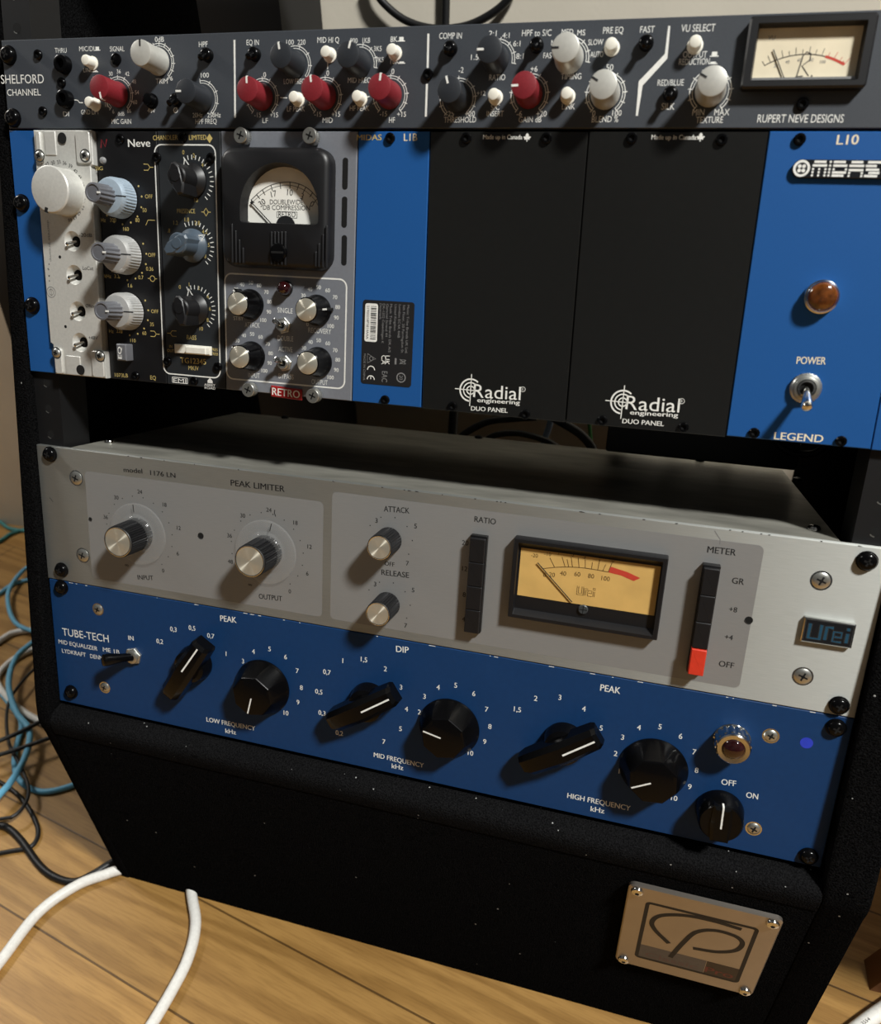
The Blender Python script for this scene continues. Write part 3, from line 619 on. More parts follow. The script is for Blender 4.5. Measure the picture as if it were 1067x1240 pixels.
E0 = [18.8, 57.0, 95.2, 133.3, 209.5, 247.6, 323.9, 400.2]
def gap(b, k, m, z=0.0, k2=None, c=.3): b.box(E0[k]+.25, 45.2, E0[(k2 or k+1)]-.25, 177.3, -2.5, z, m, 0, c)

# ------------------------------------------------------------------ silver milled preamp module
def silver_module():
    d = Dev('preamp_module', 'narrow milled silver preamp module with one large silver knob, leftmost of the modules', 'preamp', 38, 177.3)
    b = d.mb(); z = 3.0; a, c = E0[0]+.2, E0[1]-.4
    o = [(a, 45.3), (a, 170.5)]
    (tx0, ty0), (tx1, ty1) = (18.4,62.4), (56.5,62.5)
    nv = ty0+1; pv = 20.3,161.2; nb = pv[1]
    out = [(a+1.8, 177.2), (c-.2, 177.2), (c-.2, nb+1), (c-1.7, nb), (c-1.7, nv), (c, nv-1), (c, 45.3), (a, 45.3), (a, nb-2), (a+1.8, nb-1)]
    wells = ((39.7,102.2), (39.4,120.3), (40.0,140.3), (40.1,157.8))
    b.pierced(out, [(u, v, 5.4, 2.9, 3.2) for u, v in wells], -2.5, z, 'milled_aluminium', .45)
    m = 'milled_aluminium'
    # raised corner lands and pockets at both ends
    for q in (((21.1,45.9), (24.4,62.2)), ((47.2,45.9), (57.1,62.0)), ((22.2,162.1), (27.3,177.9)), ((48.1,161.9), (58.7,177.3))):
        (x0, y0), (x1, y1) = q; x0, x1 = max(x0, a+.2), min(x1, c-.3); y0, y1 = max(45.5, y0), min(177, y1); b.box(x0, y0, x1, y1, z-.5, z+1.3, m, 1.6, .4)
    for q in (((26.3,46.0), (33.7,58.1)), ((29.1,165.9), (39.5,178.1))):
        (x0, y0), (x1, y1) = q; y0 = max(45.6, y0); y1 = min(y1, 177); b.box(x0, y0, x1, y1, z-.5, z+.5, m, .6, .3)
    zt = z+.07
    for s, q in (('27', (26.9,62.6)), ('30', (30.7,61.7)), ('33', (34.5,61.3)), ('36', (38.3,61.8)), ('39', (42.0,63.3)), ('42', (45.0,65.8)), ('45', (47.5,68.8)), ('48', (49.0,72.5)), ('51', (49.5,76.8)), ('54', (49.1,80.5)), ('57', (48.0,84.3)), ('60', (45.5,87.3)), ('63', (42.6,89.7)), ('66', (39.2,91.2))):
        u, v = q; ku, kv = 37.2,76.9; b.TC(s, u, v, 1.9, 'black_ink', math.degrees(math.atan2(u-ku, -(v-kv))), zt)
    b.T('-20dB', 44.6,99.6, 53.1,99.6, 1.9, 'black_ink', zt); b.T('LoCut', 45.4,117.3, 52.6,117.2, 1.9, 'black_ink', zt); b.T('ØRev', 45.7,137.8, 51.7,137.8, 1.9, 'black_ink', zt); b.T('+48V', 46.3,155.6, 52.4,155.4, 1.9, 'black_ink', zt)
    u, v = 22.6,130.6; b.ring(u, v, 2.9, .35, zt, 'grey_ink'); b.ring(u, v, 1.6, .3, zt, 'grey_ink', 180, 360); b.stroke([(u, v-2), (u, v+2)], .35, zt, 'grey_ink'); b.ring(u, v, 1.6, .3, zt, 'grey_ink', 0, 180)
    for q in ((22.7,115.2), (21.8,117.8), (22.1,121.6), (22.1,118.1), (22.1,121.6), (22.0,124.4)): b.dot(*q, .5, zt, 'grey_ink'); 
    u, v = 22.6,97.7; b.T('discrete preamp', u+1, v-6, u+1, v+16, 1.4, 'grey_ink', zt)
    for q in ((30.5,111.0), (30.8,149.4)): b.dot(*q, .9, zt, 'hole')
    for q in ((38.2,49.5), (39.5,173.6)): b.dot(*q, 2.9, z+.58, 'hole', 24)
    b.build('front_panel', d.e)
    for u, v in wells:
        o = d.put(WELL_TOGGLE, u, v, z-3.1)
    for q in ((23.2,58.6), (53.0,58.2), (24.1,164.9), (54.4,164.6)): d.put(SMALL_SCREW, *q, 4.3)
    u, v = 38.0,77.0; m_ = M0(); L = 12.5
    m_.lathe([(12.4, 0), (12.4, .4), (12.1, .6), (12.1, L-.7), (11.6, L-.1), (11.3, L)], 'milled_aluminium', n=64)
    m_.lathe([(.8, 0), (.8, .1)], 'hole', 0, 0, 0, 10)
    k = m_.build('gain_knob', d.e, d.at(u, v, z)); k.rotation_euler = (0, R(196), 0)
    m_ = M0(); m_.box(-1.0, -12.2, 1.0, -9.6, L-1.5, L+.06, 'hole'); m_.build('pointer_notch', k)
def well_toggle():
    b = M0(); b.lathe([(2.0, -.2), (1.9, .3), (1.2, .35)], 'black_metal', n=20, cap1=True); k = b.build('toggle_switch')
    b = M0(); b.tube([(0, 0, .2), (-1.2, .9, 2.6), (-2.3, 1.7, 4.8), (-2.5, 1.85, 5.3)], [.8, .9, 1.15, .6], 'chrome', 14); return proto(k, b.build('switch_lever'))
WELL_TOGGLE = well_toggle()
silver_module()

# ------------------------------------------------------------------ black equaliser module with three knurled knobs
def concentric_knob(sm):
    b = M0(); n = 120
    b.lathe([(10.4, .6), (10.5, 1.4, 1), (10.2, 7.5, 1), (9.6, 8.6), (8.6, 10.4), (5.6, 11)], sm, n=n, shape=flute(40, .07)); k = b.build('knob')
    b = M0(); b.lathe([(5.4, 10.8, 1), (5.0, 21.2, 1), (4.8, 22), (3.9, 22.2), (3.7, 21.7)], 'grey_knob', n=96, shape=flute(14, .14)); c = b.build('inner_knob')
    b = M0(); b.add([(-.35, -8.6, 10.5), (.35, -8.6, 10.5), (.35, -5.2, 11.12), (-.35, -5.2, 11.12)], [(0, 1, 2, 3)], 'black_ink'); b.add([(-.35, -9.7, 8.6), (.35, -9.7, 8.6), (.35, -8.6, 10.5), (-.35, -8.6, 10.5)], [(0, 1, 2, 3)], 'black_ink'); p = b.build('pointer_line')
    b = M0(); b.box(-.5, -4.6, .5, -2.6, 21.9, 22.3, 'white_ink'); q = b.build('tip_mark')
    return proto(k, c, p, q)
CONC = concentric_knob('knurl_blue'); CONC_S = concentric_knob('knurl_silver')
def sym(b, u, v, w, kind, m='gold_ink', z=.06):
    if kind == 'fork': b.stroke([(u-w, v), (u-w*.3, v), (u+w*.1, v-w*.5), (u+w, v-w*.5)], .35, z, m); b.stroke([(u-w*.3, v), (u+w*.1, v+w*.5), (u+w, v+w*.5)], .35, z, m)
    if kind == 'fork_l': b.stroke([(u+w, v), (u+w*.3, v), (u-w*.1, v-w*.5), (u-w, v-w*.5)], .35, z, m); b.stroke([(u+w*.3, v), (u-w*.1, v+w*.5), (u-w, v+w*.5)], .35, z, m)
    if kind == 'hp': b.stroke([(u-w, v+w*.6), (u-w*.5, v-w*.3), (u+w, v-w*.3)], .35, z, m)
    if kind == 'bell': b.stroke([(u-w, v), (u-w*.5, v)], .35, z, m); b.stroke([(u+w*.5, v), (u+w, v)], .35, z, m); b.ring(u, v, w*.5, .35, z, m)
    if kind == 'diamond': b.stroke([(u-w, v), (u-w*.5, v), (u, v-w*.7), (u+w*.5, v), (u+w, v)], .4, z, m); b.stroke([(u-w*.5, v), (u, v+w*.7), (u+w*.5, v)], .4, z, m)
def knurled_module():
    d = Dev('equaliser_module', 'black equaliser module with three knurled silver knobs beside the silver preamp', 'equaliser', 76, 177.3)
    b = d.mb(); gap(b, 1, 'neve_black'); T, TC = b.T, b.TC
    T('Neve', 77.3,52.9, 91.0,52.7, 3.7, 'white_ink', .06, True); T('SIG', 55.6,64.8, 60.4,64.6, 1.9, 'gold_ink')
    u, v = 62.0,51.3; b.stroke([(u-2, v+2.2), (u-1.4, v-2), (u+.8, v+1.6), (u+2, v-2.2)], .7, .06, 'red_knob')
    G = lambda s, q, h=2.0: TC(s, *q, h, 'gold_ink')
    for s, q in (('OFF', (88.7,77.4)), ('50', (85.6,84.4)), ('80', (80.8,89.6)), ('160', (73.2,94.4)), ('300', (65.0,90.0)), ('Hz', (58.7,90.2)), ('OFF', (88.9,107.4)), ('0.36', (87.2,114.8)), ('0.7', (81.2,119.6)), ('1.6', (73.9,124.3)), ('3.2', (65.4,119.7)), ('kHz', (59.5,119.9)), ('OFF', (89.2,137.5)), ('35', (87.0,144.7)), ('60', (81.7,149.9)), ('110', (73.9,154.5)), ('220', (65.1,149.8)), ('Hz', (59.6,150.2))): G(s, q)
    for i, (cu, cv) in enumerate(((71.1,78.9), (72.3,108.3), (71.9,138.5))):
        o = d.put(CONC_S if i else CONC, cu, cv, 0, 90)
        for k in range(9): a = R(60+24*k); b.dot(cu+13.2*math.sin(a), cv-13.2*math.cos(a), .55, .06, 'gold_ink', 8)
    sym(b, *(89.3,62.8), 3, 'fork_l'); sym(b, *(89.0,90.3), 3, 'hp'); sym(b, *(88.7,119.9), 3, 'bell'); sym(b, *(88.7,149.9), 3, 'fork_l')
    T('1073LB', 60.3,176.1, 69.2,175.8, 2.1, 'gold_ink'); T('EQ', 84.3,175.8, 88.0,175.8, 2.3, 'gold_ink')
    b.build('front_panel', d.e)
    m = M0(); m.lathe([(1.9, 0), (1.8, .8), (1.2, 1.5), (.4, 1.8)], 'clear_led', n=20); m.build('signal_light', d.e, d.at(61.0,59.8))
    for q in ((72.8,49.1), (74.7,174.4)): d.put(MOD_SCREW, *q)
    (x0, y0), (x1, y1) = (66.8,156.6), (73.4,166.0); m = d.mb(); m.box(x0, y0, x1, y1, 0, 6, 'grey_knob', .5, .6); bt = m.build('equaliser_button', d.e)
    m = d.mb(); m.T('EQ', x0+(x1-x0)*.55, y1-1.2, x0+(x1-x0)*.55, y0+1.6, 2.4, 'white_ink', 6.06, True); m.build('button_lettering', bt)
knurled_module()

# ------------------------------------------------------------------ charcoal module with pointer knobs
def pointer_knob(name, m, r=5.6, L=15, tail=9, head=6.6, mark=True):
    b = M0(); b.lathe([(r*1.55, .4), (r*1.55, 1.6), (r*1.35, 2.8), (r, 4.2), (r*.96, L-.8), (r*.85, L)], m, n=40)
    b.prism([(-r*.62, tail*.55), (-r*.3, tail), (r*.3, tail), (r*.62, tail*.55), (r*.62, -head*.55), (r*.2, -head), (-r*.2, -head), (-r*.62, -head*.55)], 2.5, L+.4, m, .9)
    b.lathe([(r*.5, L+.3), (r*.48, L+.7)], m, n=24)
    k = b.build(name)
    b = M0(); b.stroke([(-1.9, -head+.4), (0, -head-4.0), (1.9, -head+.4)], .75, 3.0, 'white_ink'); return proto(k, b.build('pointer_mark'))
PK_BLACK = pointer_knob('pointer_knob', 'black_plastic'); PK_LIT = pointer_knob('pointer_knob', 'blue_grey')
def pointer_module():
    d = Dev('equaliser_module', 'charcoal module with white border, two black pointer knobs and one tinted grey-blue as if lit', 'equaliser', 114, 177.3)
    b = d.mb(); gap(b, 2, 'charcoal'); T, TC = b.T, b.TC
    T('CHANDLER', 92.9,49.6, 107.9,49.3, 2.3, 'gold_ink', .06, True); T('LIMITED', 114.7,49.4, 124.9,49.2, 2.3, 'gold_ink', .06, True)
    u, v = 126.8,48.6; b.flat([(u, v+2.2), (u+1.8, v), (u, v-2.2), (u-1.8, v)][::1], .06, 'gold_ink')
    x0 = (93.5,71.7)[0]; x1 = (130.0,147.2)[0]; y0 = (112.5,51.7)[1]; y1 = (112.3,171.5)[1]
    b.stroke(rrect(x0, y0, x1, y1, 4), .7, .06, 'white_ink', True)
    G = lambda s, q, h=2.0: TC(s, *q, h, 'gold_ink')
    for s, q in (('0', (111.0,55.3)), ('2', (117.2,56.8)), ('4', (122.2,61.3)), ('6', (123.5,67.6)), ('8', (122.0,73.7)), ('10', (117.8,78.7)), ('1.2', (104.8,90.3)), ('1.8', (111.8,88.5)), ('2.8', (118.1,90.0)), ('4.2', (122.5,94.3)), ('6.5', (123.8,100.9)), ('8', (122.4,106.7)), ('0', (106.0,123.5)), ('1', (111.9,121.9)), ('2', (117.9,123.4)), ('4', (123.3,127.8)), ('6', (124.5,134.1)), ('8', (122.9,140.2)), ('10', (118.7,145.1)), ('.8', (100.3,94.4))): G(s, q)
    KC = ((116.1,69.1), (115.4,101.7), (115.4,134.7))
    for i, (u, v) in enumerate(KC):
        d.put((PK_BLACK, PK_LIT, PK_BLACK)[i], u, v, 0, (-14, 58, -10)[i])
        for k in range(15):
            a = R(-24+11.5*k); s, c = math.sin(a), -math.cos(a); b.stroke([(u+10.4*s, v+10.4*c), (u+12.6*s, v+12.6*c)], .45, .06, 'white_ink')
    T('PRESENCE', 105.9,85.4, 117.0,85.2, 2.2, 'gold_ink'); sym(b, *(123.6,84.4), 2.8, 'diamond'); T('BASS', 109.3,151.5, 115.4,151.5, 2.4, 'gold_ink'); sym(b, *(99.7,148.9), 3, 'fork')
    T('TG12345', 104.7,164.8, 121.1,164.6, 3.0, 'gold_ink', .06, True); T('MKIV', 109.7,168.4, 116.4,168.3, 2.4, 'gold_ink'); G('PRES', (126.7,156.0), 1.5); G('TREB', (126.6,158.3), 1.5); G('IN', (98.7,156.1), 1.5); G('OUT', (98.5,158.5), 1.5)
    T('EMI', 99.6,176.1, 108.0,176.0, 2.3, 'white_ink'); (q0, q1), (q2, q3) = (98.9,173.2), (108.8,176.2); b.stroke(rrect(q0, q1, q2, q3, .3), .35, .06, 'white_ink', True)
    T('ABBEY', 119.6,176.5, 126.7,176.4, 1.35, 'white_ink'); T('ROAD', 119.8,178.2, 126.7,178.1, 1.35, 'white_ink'); u, v = 123.4,173.4; b.flat([(u-1.6, v+1.3), (u+1.6, v+1.3), (u+1.6, v), (u, v-1.6), (u-1.6, v)], .06, 'white_ink')
    b.build('front_panel', d.e)
    for q in ((111.3,48.3), (113.4,174.2), (95.0,58.0), (127.6,58.0), (96.4,164.6), (128.8,165.2)): d.put(MOD_SCREW, *q)
    (x0, y0), (x1, y1) = (102.0,154.9), (125.1,158.6); y0 -= .5; y1 += .8; m = d.mb(); m.box(x0, y0, x1, y1, 0, 1.6, 'white_plastic', .4, .3); s = m.build('slide_switch', d.e)
    m = d.mb(); m.box(x0+(x1-x0)*.42, y0+.5, x1-.5, y1-.5, 1.6, 5.6, 'white_plastic', .5, .5); m.build('slide_button', s)
pointer_module()

# ------------------------------------------------------------------ grey double-width compressor module with round-cornered meter
def capped_knob():
    b = M0(); b.lathe([(8.0, .4), (8.0, 1.2), (7.3, 2.4), (7.0, 3), (6.3, 13.2), (5.9, 13.6)], 'black_gloss', n=48)
    b.prism([(-1.0, -5.5), (1.0, -5.5), (.8, -9.3), (-.8, -9.3)], .5, 8, 'black_gloss', .3); k = b.build('knob')
    b = M0(); b.lathe([(5.7, 13.4), (5.7, 13.9), (5.4, 14.1)], 'spun_metal', n=48); c = b.build('knob_cap')
    b = M0(); b.box(-.45, -9.0, .45, -6.4, 7.8, 8.15, 'white_ink'); p = b.build('pointer_line')
    return proto(k, c, p)
CAPK = capped_knob()
def meter_module():
    d = Dev('compressor_module', 'grey double-width compressor module with black round-cornered meter and silver-capped knobs', 'compressor', 171, 177.3)
    b = d.mb(); gap(b, 3, 'retro_grey'); T, TC = b.T, b.TC
    x0 = ((134.1,144.5)[0]); x1 = (205.2,140.0)[0]; y0 = (168.4,115.0)[1]; y1 = (170.9,171.2)[1]
    b.stroke(rrect(x0, y0, x1, y1, 4), .8, .06, 'white_ink', True)
    for s, q0, q1 in (('ATTACK', (145.9,142.6), (154.8,142.4)), ('RECOVERY', (183.7,143.0), (196.9,143.1)), ('SINGLE', (165.5,133.7), (174.5,133.8)), ('DOUBLE', (165.7,148.4), (174.9,148.3)), ('ACTIVE', (166.1,154.1), (174.5,154.0)), ('BYPASS', (166.1,168.6), (175.2,168.6)), ('INPUT', (147.6,169.6), (154.6,169.5)), ('OUTPUT', (185.9,170.1), (195.4,170.0))):
        T(s, *q0, *q1, 2.6)
    offs = (((-5, 115), '30'), ((22, 93), '40'), ((62, 83), '50'), ((100, 97), '60'), ((134, 128), '70'), ((147, 173), '80'), ((144, 220), '90'), ((120, 258), '100'))
    knobs = ((149.6,130.4), (188.9,131.3), (150.2,157.8), (189.9,158.1))
    nums = [(('30', (140.9,123.1)), ('40', (144.5,120.3)), ('50', (149.8,119.1)), ('60', (154.7,120.3)), ('70', (159.0,123.5)), ('80', (160.8,128.4)), ('90', (160.4,133.7)), ('100', (157.1,138.2)), ('STBY', (142.0,138.2))),
            (('30', (180.7,124.2)), ('40', (184.5,120.8)), ('50', (189.4,119.6)), ('60', (194.6,120.9)), ('70', (198.8,124.1)), ('80', (200.4,129.0)), ('90', (199.8,134.4)), ('100', (196.7,138.9)), ('0', (183.2,138.8))),
            (('30', (141.1,150.1)), ('40', (145.1,147.0)), ('50', (150.2,146.0)), ('60', (155.3,147.2)), ('70', (159.6,150.6)), ('80', (161.4,155.5)), ('90', (160.7,160.8)), ('100', (157.5,165.2))),
            (('30', (181.2,151.3)), ('40', (185.0,147.9)), ('50', (189.8,146.7)), ('60', (195.1,147.9)), ('70', (199.4,151.2)), ('80', (201.0,156.1)), ('90', (200.3,161.5)), ('100', (197.1,165.7)))]
    for grp in nums:
        for s, q in grp: TC(s, *q, 2.0, 'white_ink', bold=True)
    for y in ((203.1,64.5), (203.1,82.5), (203.4,100.8), (134.8,64.5), (135.2,82.3), (135.5,100.2)):
        u, v = y; b.flat(rrect(u-1.5, v-7.4, u+1.5, v+7.4, 1.4), .05, 'hole')
    b.build('front_panel', d.e)
    for i, (u, v) in enumerate(knobs): d.put(CAPK, u, v, 0, (-40, 84, -60, -70)[i])
    for q in ((148.6,48.5), (186.6,48.6), (151.0,175.7), (189.6,175.7)): d.put(THUMB, *q)
    m = M0(); m.lathe([(4.0, 0), (4.0, .8), (3.5, 1.2)], 'black_metal', n=28); k = m.build('indicator_lamp', d.e, d.at(170.6,121.1)); m = M0(); m.lathe([(3.5, 1), (3.5, 3.2), (3.1, 4.6), (2.2, 5.6), (1.0, 6.1)], 'red_jewel', n=28); m.build('lamp_lens', k)
    for q in ((169.5,140.3), (170.2,160.2)): d.put(RETRO_TOGGLE, *q)
    (a0, c0), (a1, c1) = (162.1,172.8), (180.5,177.4); m = d.mb(); hh = 6.0; m.prism([(a0, c0+hh), (a1, c0+hh+.6), (a1, c0+.6), (a0, c0)], 0, 1.5, 'red_badge', .4); m.T('RETRO', a0+.9, c0+hh-1, a1-.9, c0+hh-.5, 4.0, 'white_ink', 1.56, True); m.build('name_badge', d.e)
    # meter
    O = rrect(136.6, 53.6, 198.0, 111.6, 7.5, 8); cu, cv = 167.5, 78
    u0, v0 = 148.6,90.0; u1, v1 = 192.5,89.6; ut, vt = 171.0,61.1; vb = (v0+v1)/2; rr = (u1-u0)/2; cc = (u0+u1)/2
    arch = [(u0+1, vb), (u1-1, vb), (u1, vb-1)]+[(cc+rr*math.cos(R(a)), vb-7-(vb-7-vt)*math.sin(R(a))) for a in range(0, 181, 10)]+[(u0, vb-1)]
    N = 120; po = polar(O, cu, cv, N); po2 = polar(inset(O, 1.2), cu, cv, N); po3 = polar(inset(O, 3.0), cu, cv, N); pi = polar(arch, cu, cv, N); pi2 = polar(inset(arch, .9), cu, cv, N)
    z = lambda o, h: [(x, y, h) for x, y in o]
    m = d.mb(); m.rings([z(po, 0), z(po, 5), z(po2, 7.2), z(po3, 8.2), z(pi, 8.2), z(pi2, 1.5)], 'black_plastic', True, False)
    def rib(q, L): u, v = q; m.box(u-.55, v-L, u+.55, v, 7.5, 9.0, 'black_plastic', .3, .3)
    bot = (171.3,109.9)[1]
    for i, (x, t) in enumerate((((144.0,90.7)), ((146.1,93.8)), ((148.2,98.2)), ((150.3,102.2)), ((191.5,102.5)), ((193.3,98.5)), ((195.4,94.1)), ((197.3,90.0)))): rib((x, bot), bot-t)
    for x, t in ((166.7,93.8), (168.6,93.7), (170.6,93.7), (172.5,93.6), (174.5,93.5)): rib((x, bot), bot-t)
    mo = m.build('meter', d.e)
    m = d.mb(); u, v = 170.9,103.8; m.lathe([(4.6, 8), (4.6, 9.5), (4.1, 10.2), (3.4, 10.4)], 'black_gloss', u, v, 0, 32); m.box(u-3.4, v-.5, u+3.4, v+.5, 10.2, 10.45, 'hole'); m.build('meter_screw', mo)
    f = d.mb(); f.flat(polar(inset(arch, -.2), cu, cv, N), 1.6, 'meter_white'); I = 'black_ink'; zt = 1.66
    def arc(pts, wd): f.stroke([tuple(q)[:2] for q in smooth([(x, y, 0) for x, y in pts], 8)], wd, zt, I)
    arc([(151.3,78.1), (157.5,73.3), (164.3,70.3), (173.5,69.1), (182.0,71.1), (188.0,75.5), (190.8,79.8)], .35)
    arc([(152.8,78.6), (158.4,74.6), (164.9,71.7), (173.5,70.6), (181.1,72.6), (186.7,76.5), (189.2,79.6)], .22)
    for q0, q1 in (((151.3,78.1), (153.3,79.3)), ((154.4,75.3), (156.5,77.3)), ((157.9,73.0), (159.5,75.5)), ((162.8,70.6), (163.7,73.3)), ((168.0,69.6), (168.4,72.4)), ((173.6,69.1), (173.6,72.3)), ((178.6,70.1), (177.5,72.9)), ((182.3,71.5), (180.9,74.1)), ((186.2,73.8), (184.6,76.0)), ((189.0,76.5), (187.0,78.6))): f.stroke([q0, q1], .4, zt, I)
    for s, q, a in (('30', (157.7,79.2), -35), ('17', (164.4,74.8), -15), ('10', (173.6,74.0), 3), ('3', (180.4,75.7), 20), ('0', (186.0,79.2), 35)): f.TC(s, *q, 2.9, I, a, zt)
    f.T('DOUBLEWIDE', 162.2,79.9, 180.9,79.6, 2.3, I, zt); f.T('DB COMPRESSION', 158.3,82.6, 184.8,82.3, 2.3, I, zt); f.T('RETRO', 167.1,85.8, 176.8,85.7, 2.5, I, zt)
    (q0, q1), (q2, q3) = (166.2,83.3), (177.6,86.2); f.stroke(rrect(q0, q1, q2, q3, .2), .25, zt, I, True)
    u, v = 171.4,89.8; f.flat([(u+5.4*math.cos(R(a)), v-4.6*math.sin(R(a))) for a in range(0, 181, 12)], 2.2, 'black_ink'); f.build('meter_face', mo)
    f = d.mb(); p0, p1 = (163.9,89.8), (152.3,79.5); f.tube([(*p0, 2.5), (*p1, 2.5)], .28, 'black_ink', 6); f.dot(*p1, 1.1, 2.6, 'black_ink', 4); f.build('needle', mo)
RETRO_TOGGLE = metal_toggle(4.4, (-1.4, -2.5, 8.6), 'silver', 'chrome', lr=1.3)
meter_module()

# ------------------------------------------------------------------ blue blank module and the two black blanks
def blue_blank():
    d = Dev('blank_module', 'blue blank module with a black barcode sticker, right of the grey meter module', 'blank panel', 228.5, 177.3)
    b = d.mb(); b.prism([(209.8, 177.3), (248.6, 177.3), (246.4, 45.2), (209.8, 45.2)], -2.5, 0, 'legend_blue', .3)
    b.T('MIDAS', 209.0,49.2, 221.9,49.1, 2.5, 'gold_ink', .06, True); b.T('L1B', 233.5,49.4, 240.2,49.3, 3.2, 'meter_cream', .06, True); b.build('front_panel', d.e)
    for q in ((226.5,48.3), (228.7,175.0)): d.put(MOD_SCREW, *q)
    A, B, C_, D_ = (214.4,124.3), (242.5,124.5), (243.0,167.2), (214.7,167.5)
    x0, x1, y0, y1 = (A[0]+D_[0])/2, (B[0]+C_[0])/2, (A[1]+B[1])/2, (C_[1]+D_[1])/2
    m = d.mb(); m.prism(rrect(x0, y0, x1, y1, 1.6), 0, .15, 'sticker_black'); W, H = x1-x0, y1-y0
    q = lambda fx, fy: (x0+W*fx, y0+H*fy)
    a0, b0 = q(.05, .04); a1, b1 = q(.30, .49); m.flat(rrect(a0, b0, a1, b1, 1.2), .2, 'white_ink')
    y = b0+1.4; rnd = random.Random(3)
    while y < b1-1.6:
        t = rnd.choice((.22, .32, .5)); m.flat([(a0+(a1-a0)*.45, y+t), (a1-.8, y+t), (a1-.8, y), (a0+(a1-a0)*.45, y)], .24, 'black_ink'); y += t+rnd.choice((.25, .4, .55))
    def vt(s, fx, f0, f1, h, mm='grey_ink'): p_, r_ = q(fx, f0), q(fx, f1); m.T(s, *p_, *r_, h, mm, .24)
    vt('S1900258P3814AAA', .085, .07, .46, 1.2, 'black_ink')
    for fx, s, f1 in ((.86, 'Music Tribe Brands UK Ltd.', .60), (.78, '5th Floor, 20 Farringdon St.', .60), (.70, 'London EC4A 4AB', .42), (.62, 'United Kingdom', .34), (.53, 'Music Tribe Brands DK A/S', .60), (.46, 'Gammel Strand 44', .42), (.39, 'DK-1202 Copenhagen K', .50), (.33, 'Denmark', .22)): vt(s, fx, .035, f1, 1.25)
    vt('MADE IN CHINA', .045, .64, .96, 1.2)
    c = q(.20, .69); m.stroke([(c[0]-2.2, c[1]-2.4), (c[0]+2.4, c[1]), (c[0]-2.2, c[1]+2.4)], .4, .24, 'grey_ink', True); m.ring(*c, 1.0, .35, .24, 'grey_ink')
    vt('UK', .47, .64, .75, 2.6, 'white_ink'); vt('CA', .40, .64, .75, 2.6, 'white_ink')
    c = q(.82, .70); m.stroke([(c[0]-1.8, c[1]-1.2), (c[0]+1.8, c[1]+.9)], .35, .24, 'grey_ink'); m.stroke([(c[0]-1.8, c[1]+1.2), (c[0]+1.8, c[1]-.9)], .35, .24, 'grey_ink'); m.stroke(rrect(c[0]-1.2, c[1]-1.0, c[0]+1.2, c[1]+1.0), .3, .24, 'grey_ink', True); a_, c_ = q(.68, .70); m.flat(rrect(a_-.5, c_-1.6, a_+.5, c_+1.6), .24, 'grey_ink')
    c = q(.20, .87); m.ring(c[0], c[1]-1.8, 2.0, .5, .24, 'white_ink', -90, 90, 16); m.ring(c[0], c[1]+3.2, 2.0, .5, .24, 'white_ink', -90, 90, 16); m.stroke([(c[0], c[1]+1.2), (c[0], c[1]+3.0)], .45, .24, 'white_ink')
    vt('EAC', .42, .83, .96, 3.0, 'grey_ink'); c = q(.80, .89); m.ring(*c, 2.3, .6, .24, 'grey_ink'); m.TC('20', *c, 1.8, 'grey_ink', 90, .24)
    m.build('barcode_sticker', d.e)
blue_blank()

def radial_logo(b, cu, cv, R0, R1, E_0, E_1, D0, D1, reg):
    I = 'white_ink'; r = 5.6
    b.ring(cu, cv, r, .8, .06, I, 185, 400, 40); b.ring(cu, cv, r*.68, .6, .06, I, 185, 400, 30); b.ring(cu, cv, r*.36, .6, .06, I)
    b.stroke([(cu-r*1.5, cv-.15), (cu+r*.4, cv+.05)], .45, .06, I); b.stroke([(cu, cv-r*1.45), (cu, cv+r*1.45)], .45, .06, I)
    b.T('R', *R0, R0[0]+5.6, R0[1]+.05, 6.6, I); b.T('adial', R0[0]+6.3, R0[1]+.05, *R1, 6.6, I)
    b.ring(*reg, 1.2, .25, .06, I); b.TC('R', *reg, 1.1, I)
    b.T('engineering', *E_0, *E_1, 2.1, I, .06, True); b.T('DUO PANEL', *D0, *D1, 2.2, I, .06, True)
def leaf(b, u, v, s=1.5): b.flat([(u-.15*s, v+1.1*s), (u+.15*s, v+1.1*s), (u+.15*s, v+.5*s), (u+.9*s, v+.6*s), (u+.75*s, v+.3*s), (u+1.2*s, v-.2*s), (u+.9*s, v-.35*s), (u+.45*s, v-.3*s), (u+.5*s, v-.8*s), (u, v-1.3*s), (u-.5*s, v-.8*s), (u-.45*s, v-.3*s), (u-.9*s, v-.35*s), (u-1.2*s, v-.2*s), (u-.75*s, v+.3*s), (u-.9*s, v+.6*s), (u-.15*s, v+.5*s)], .06, 'white_ink')
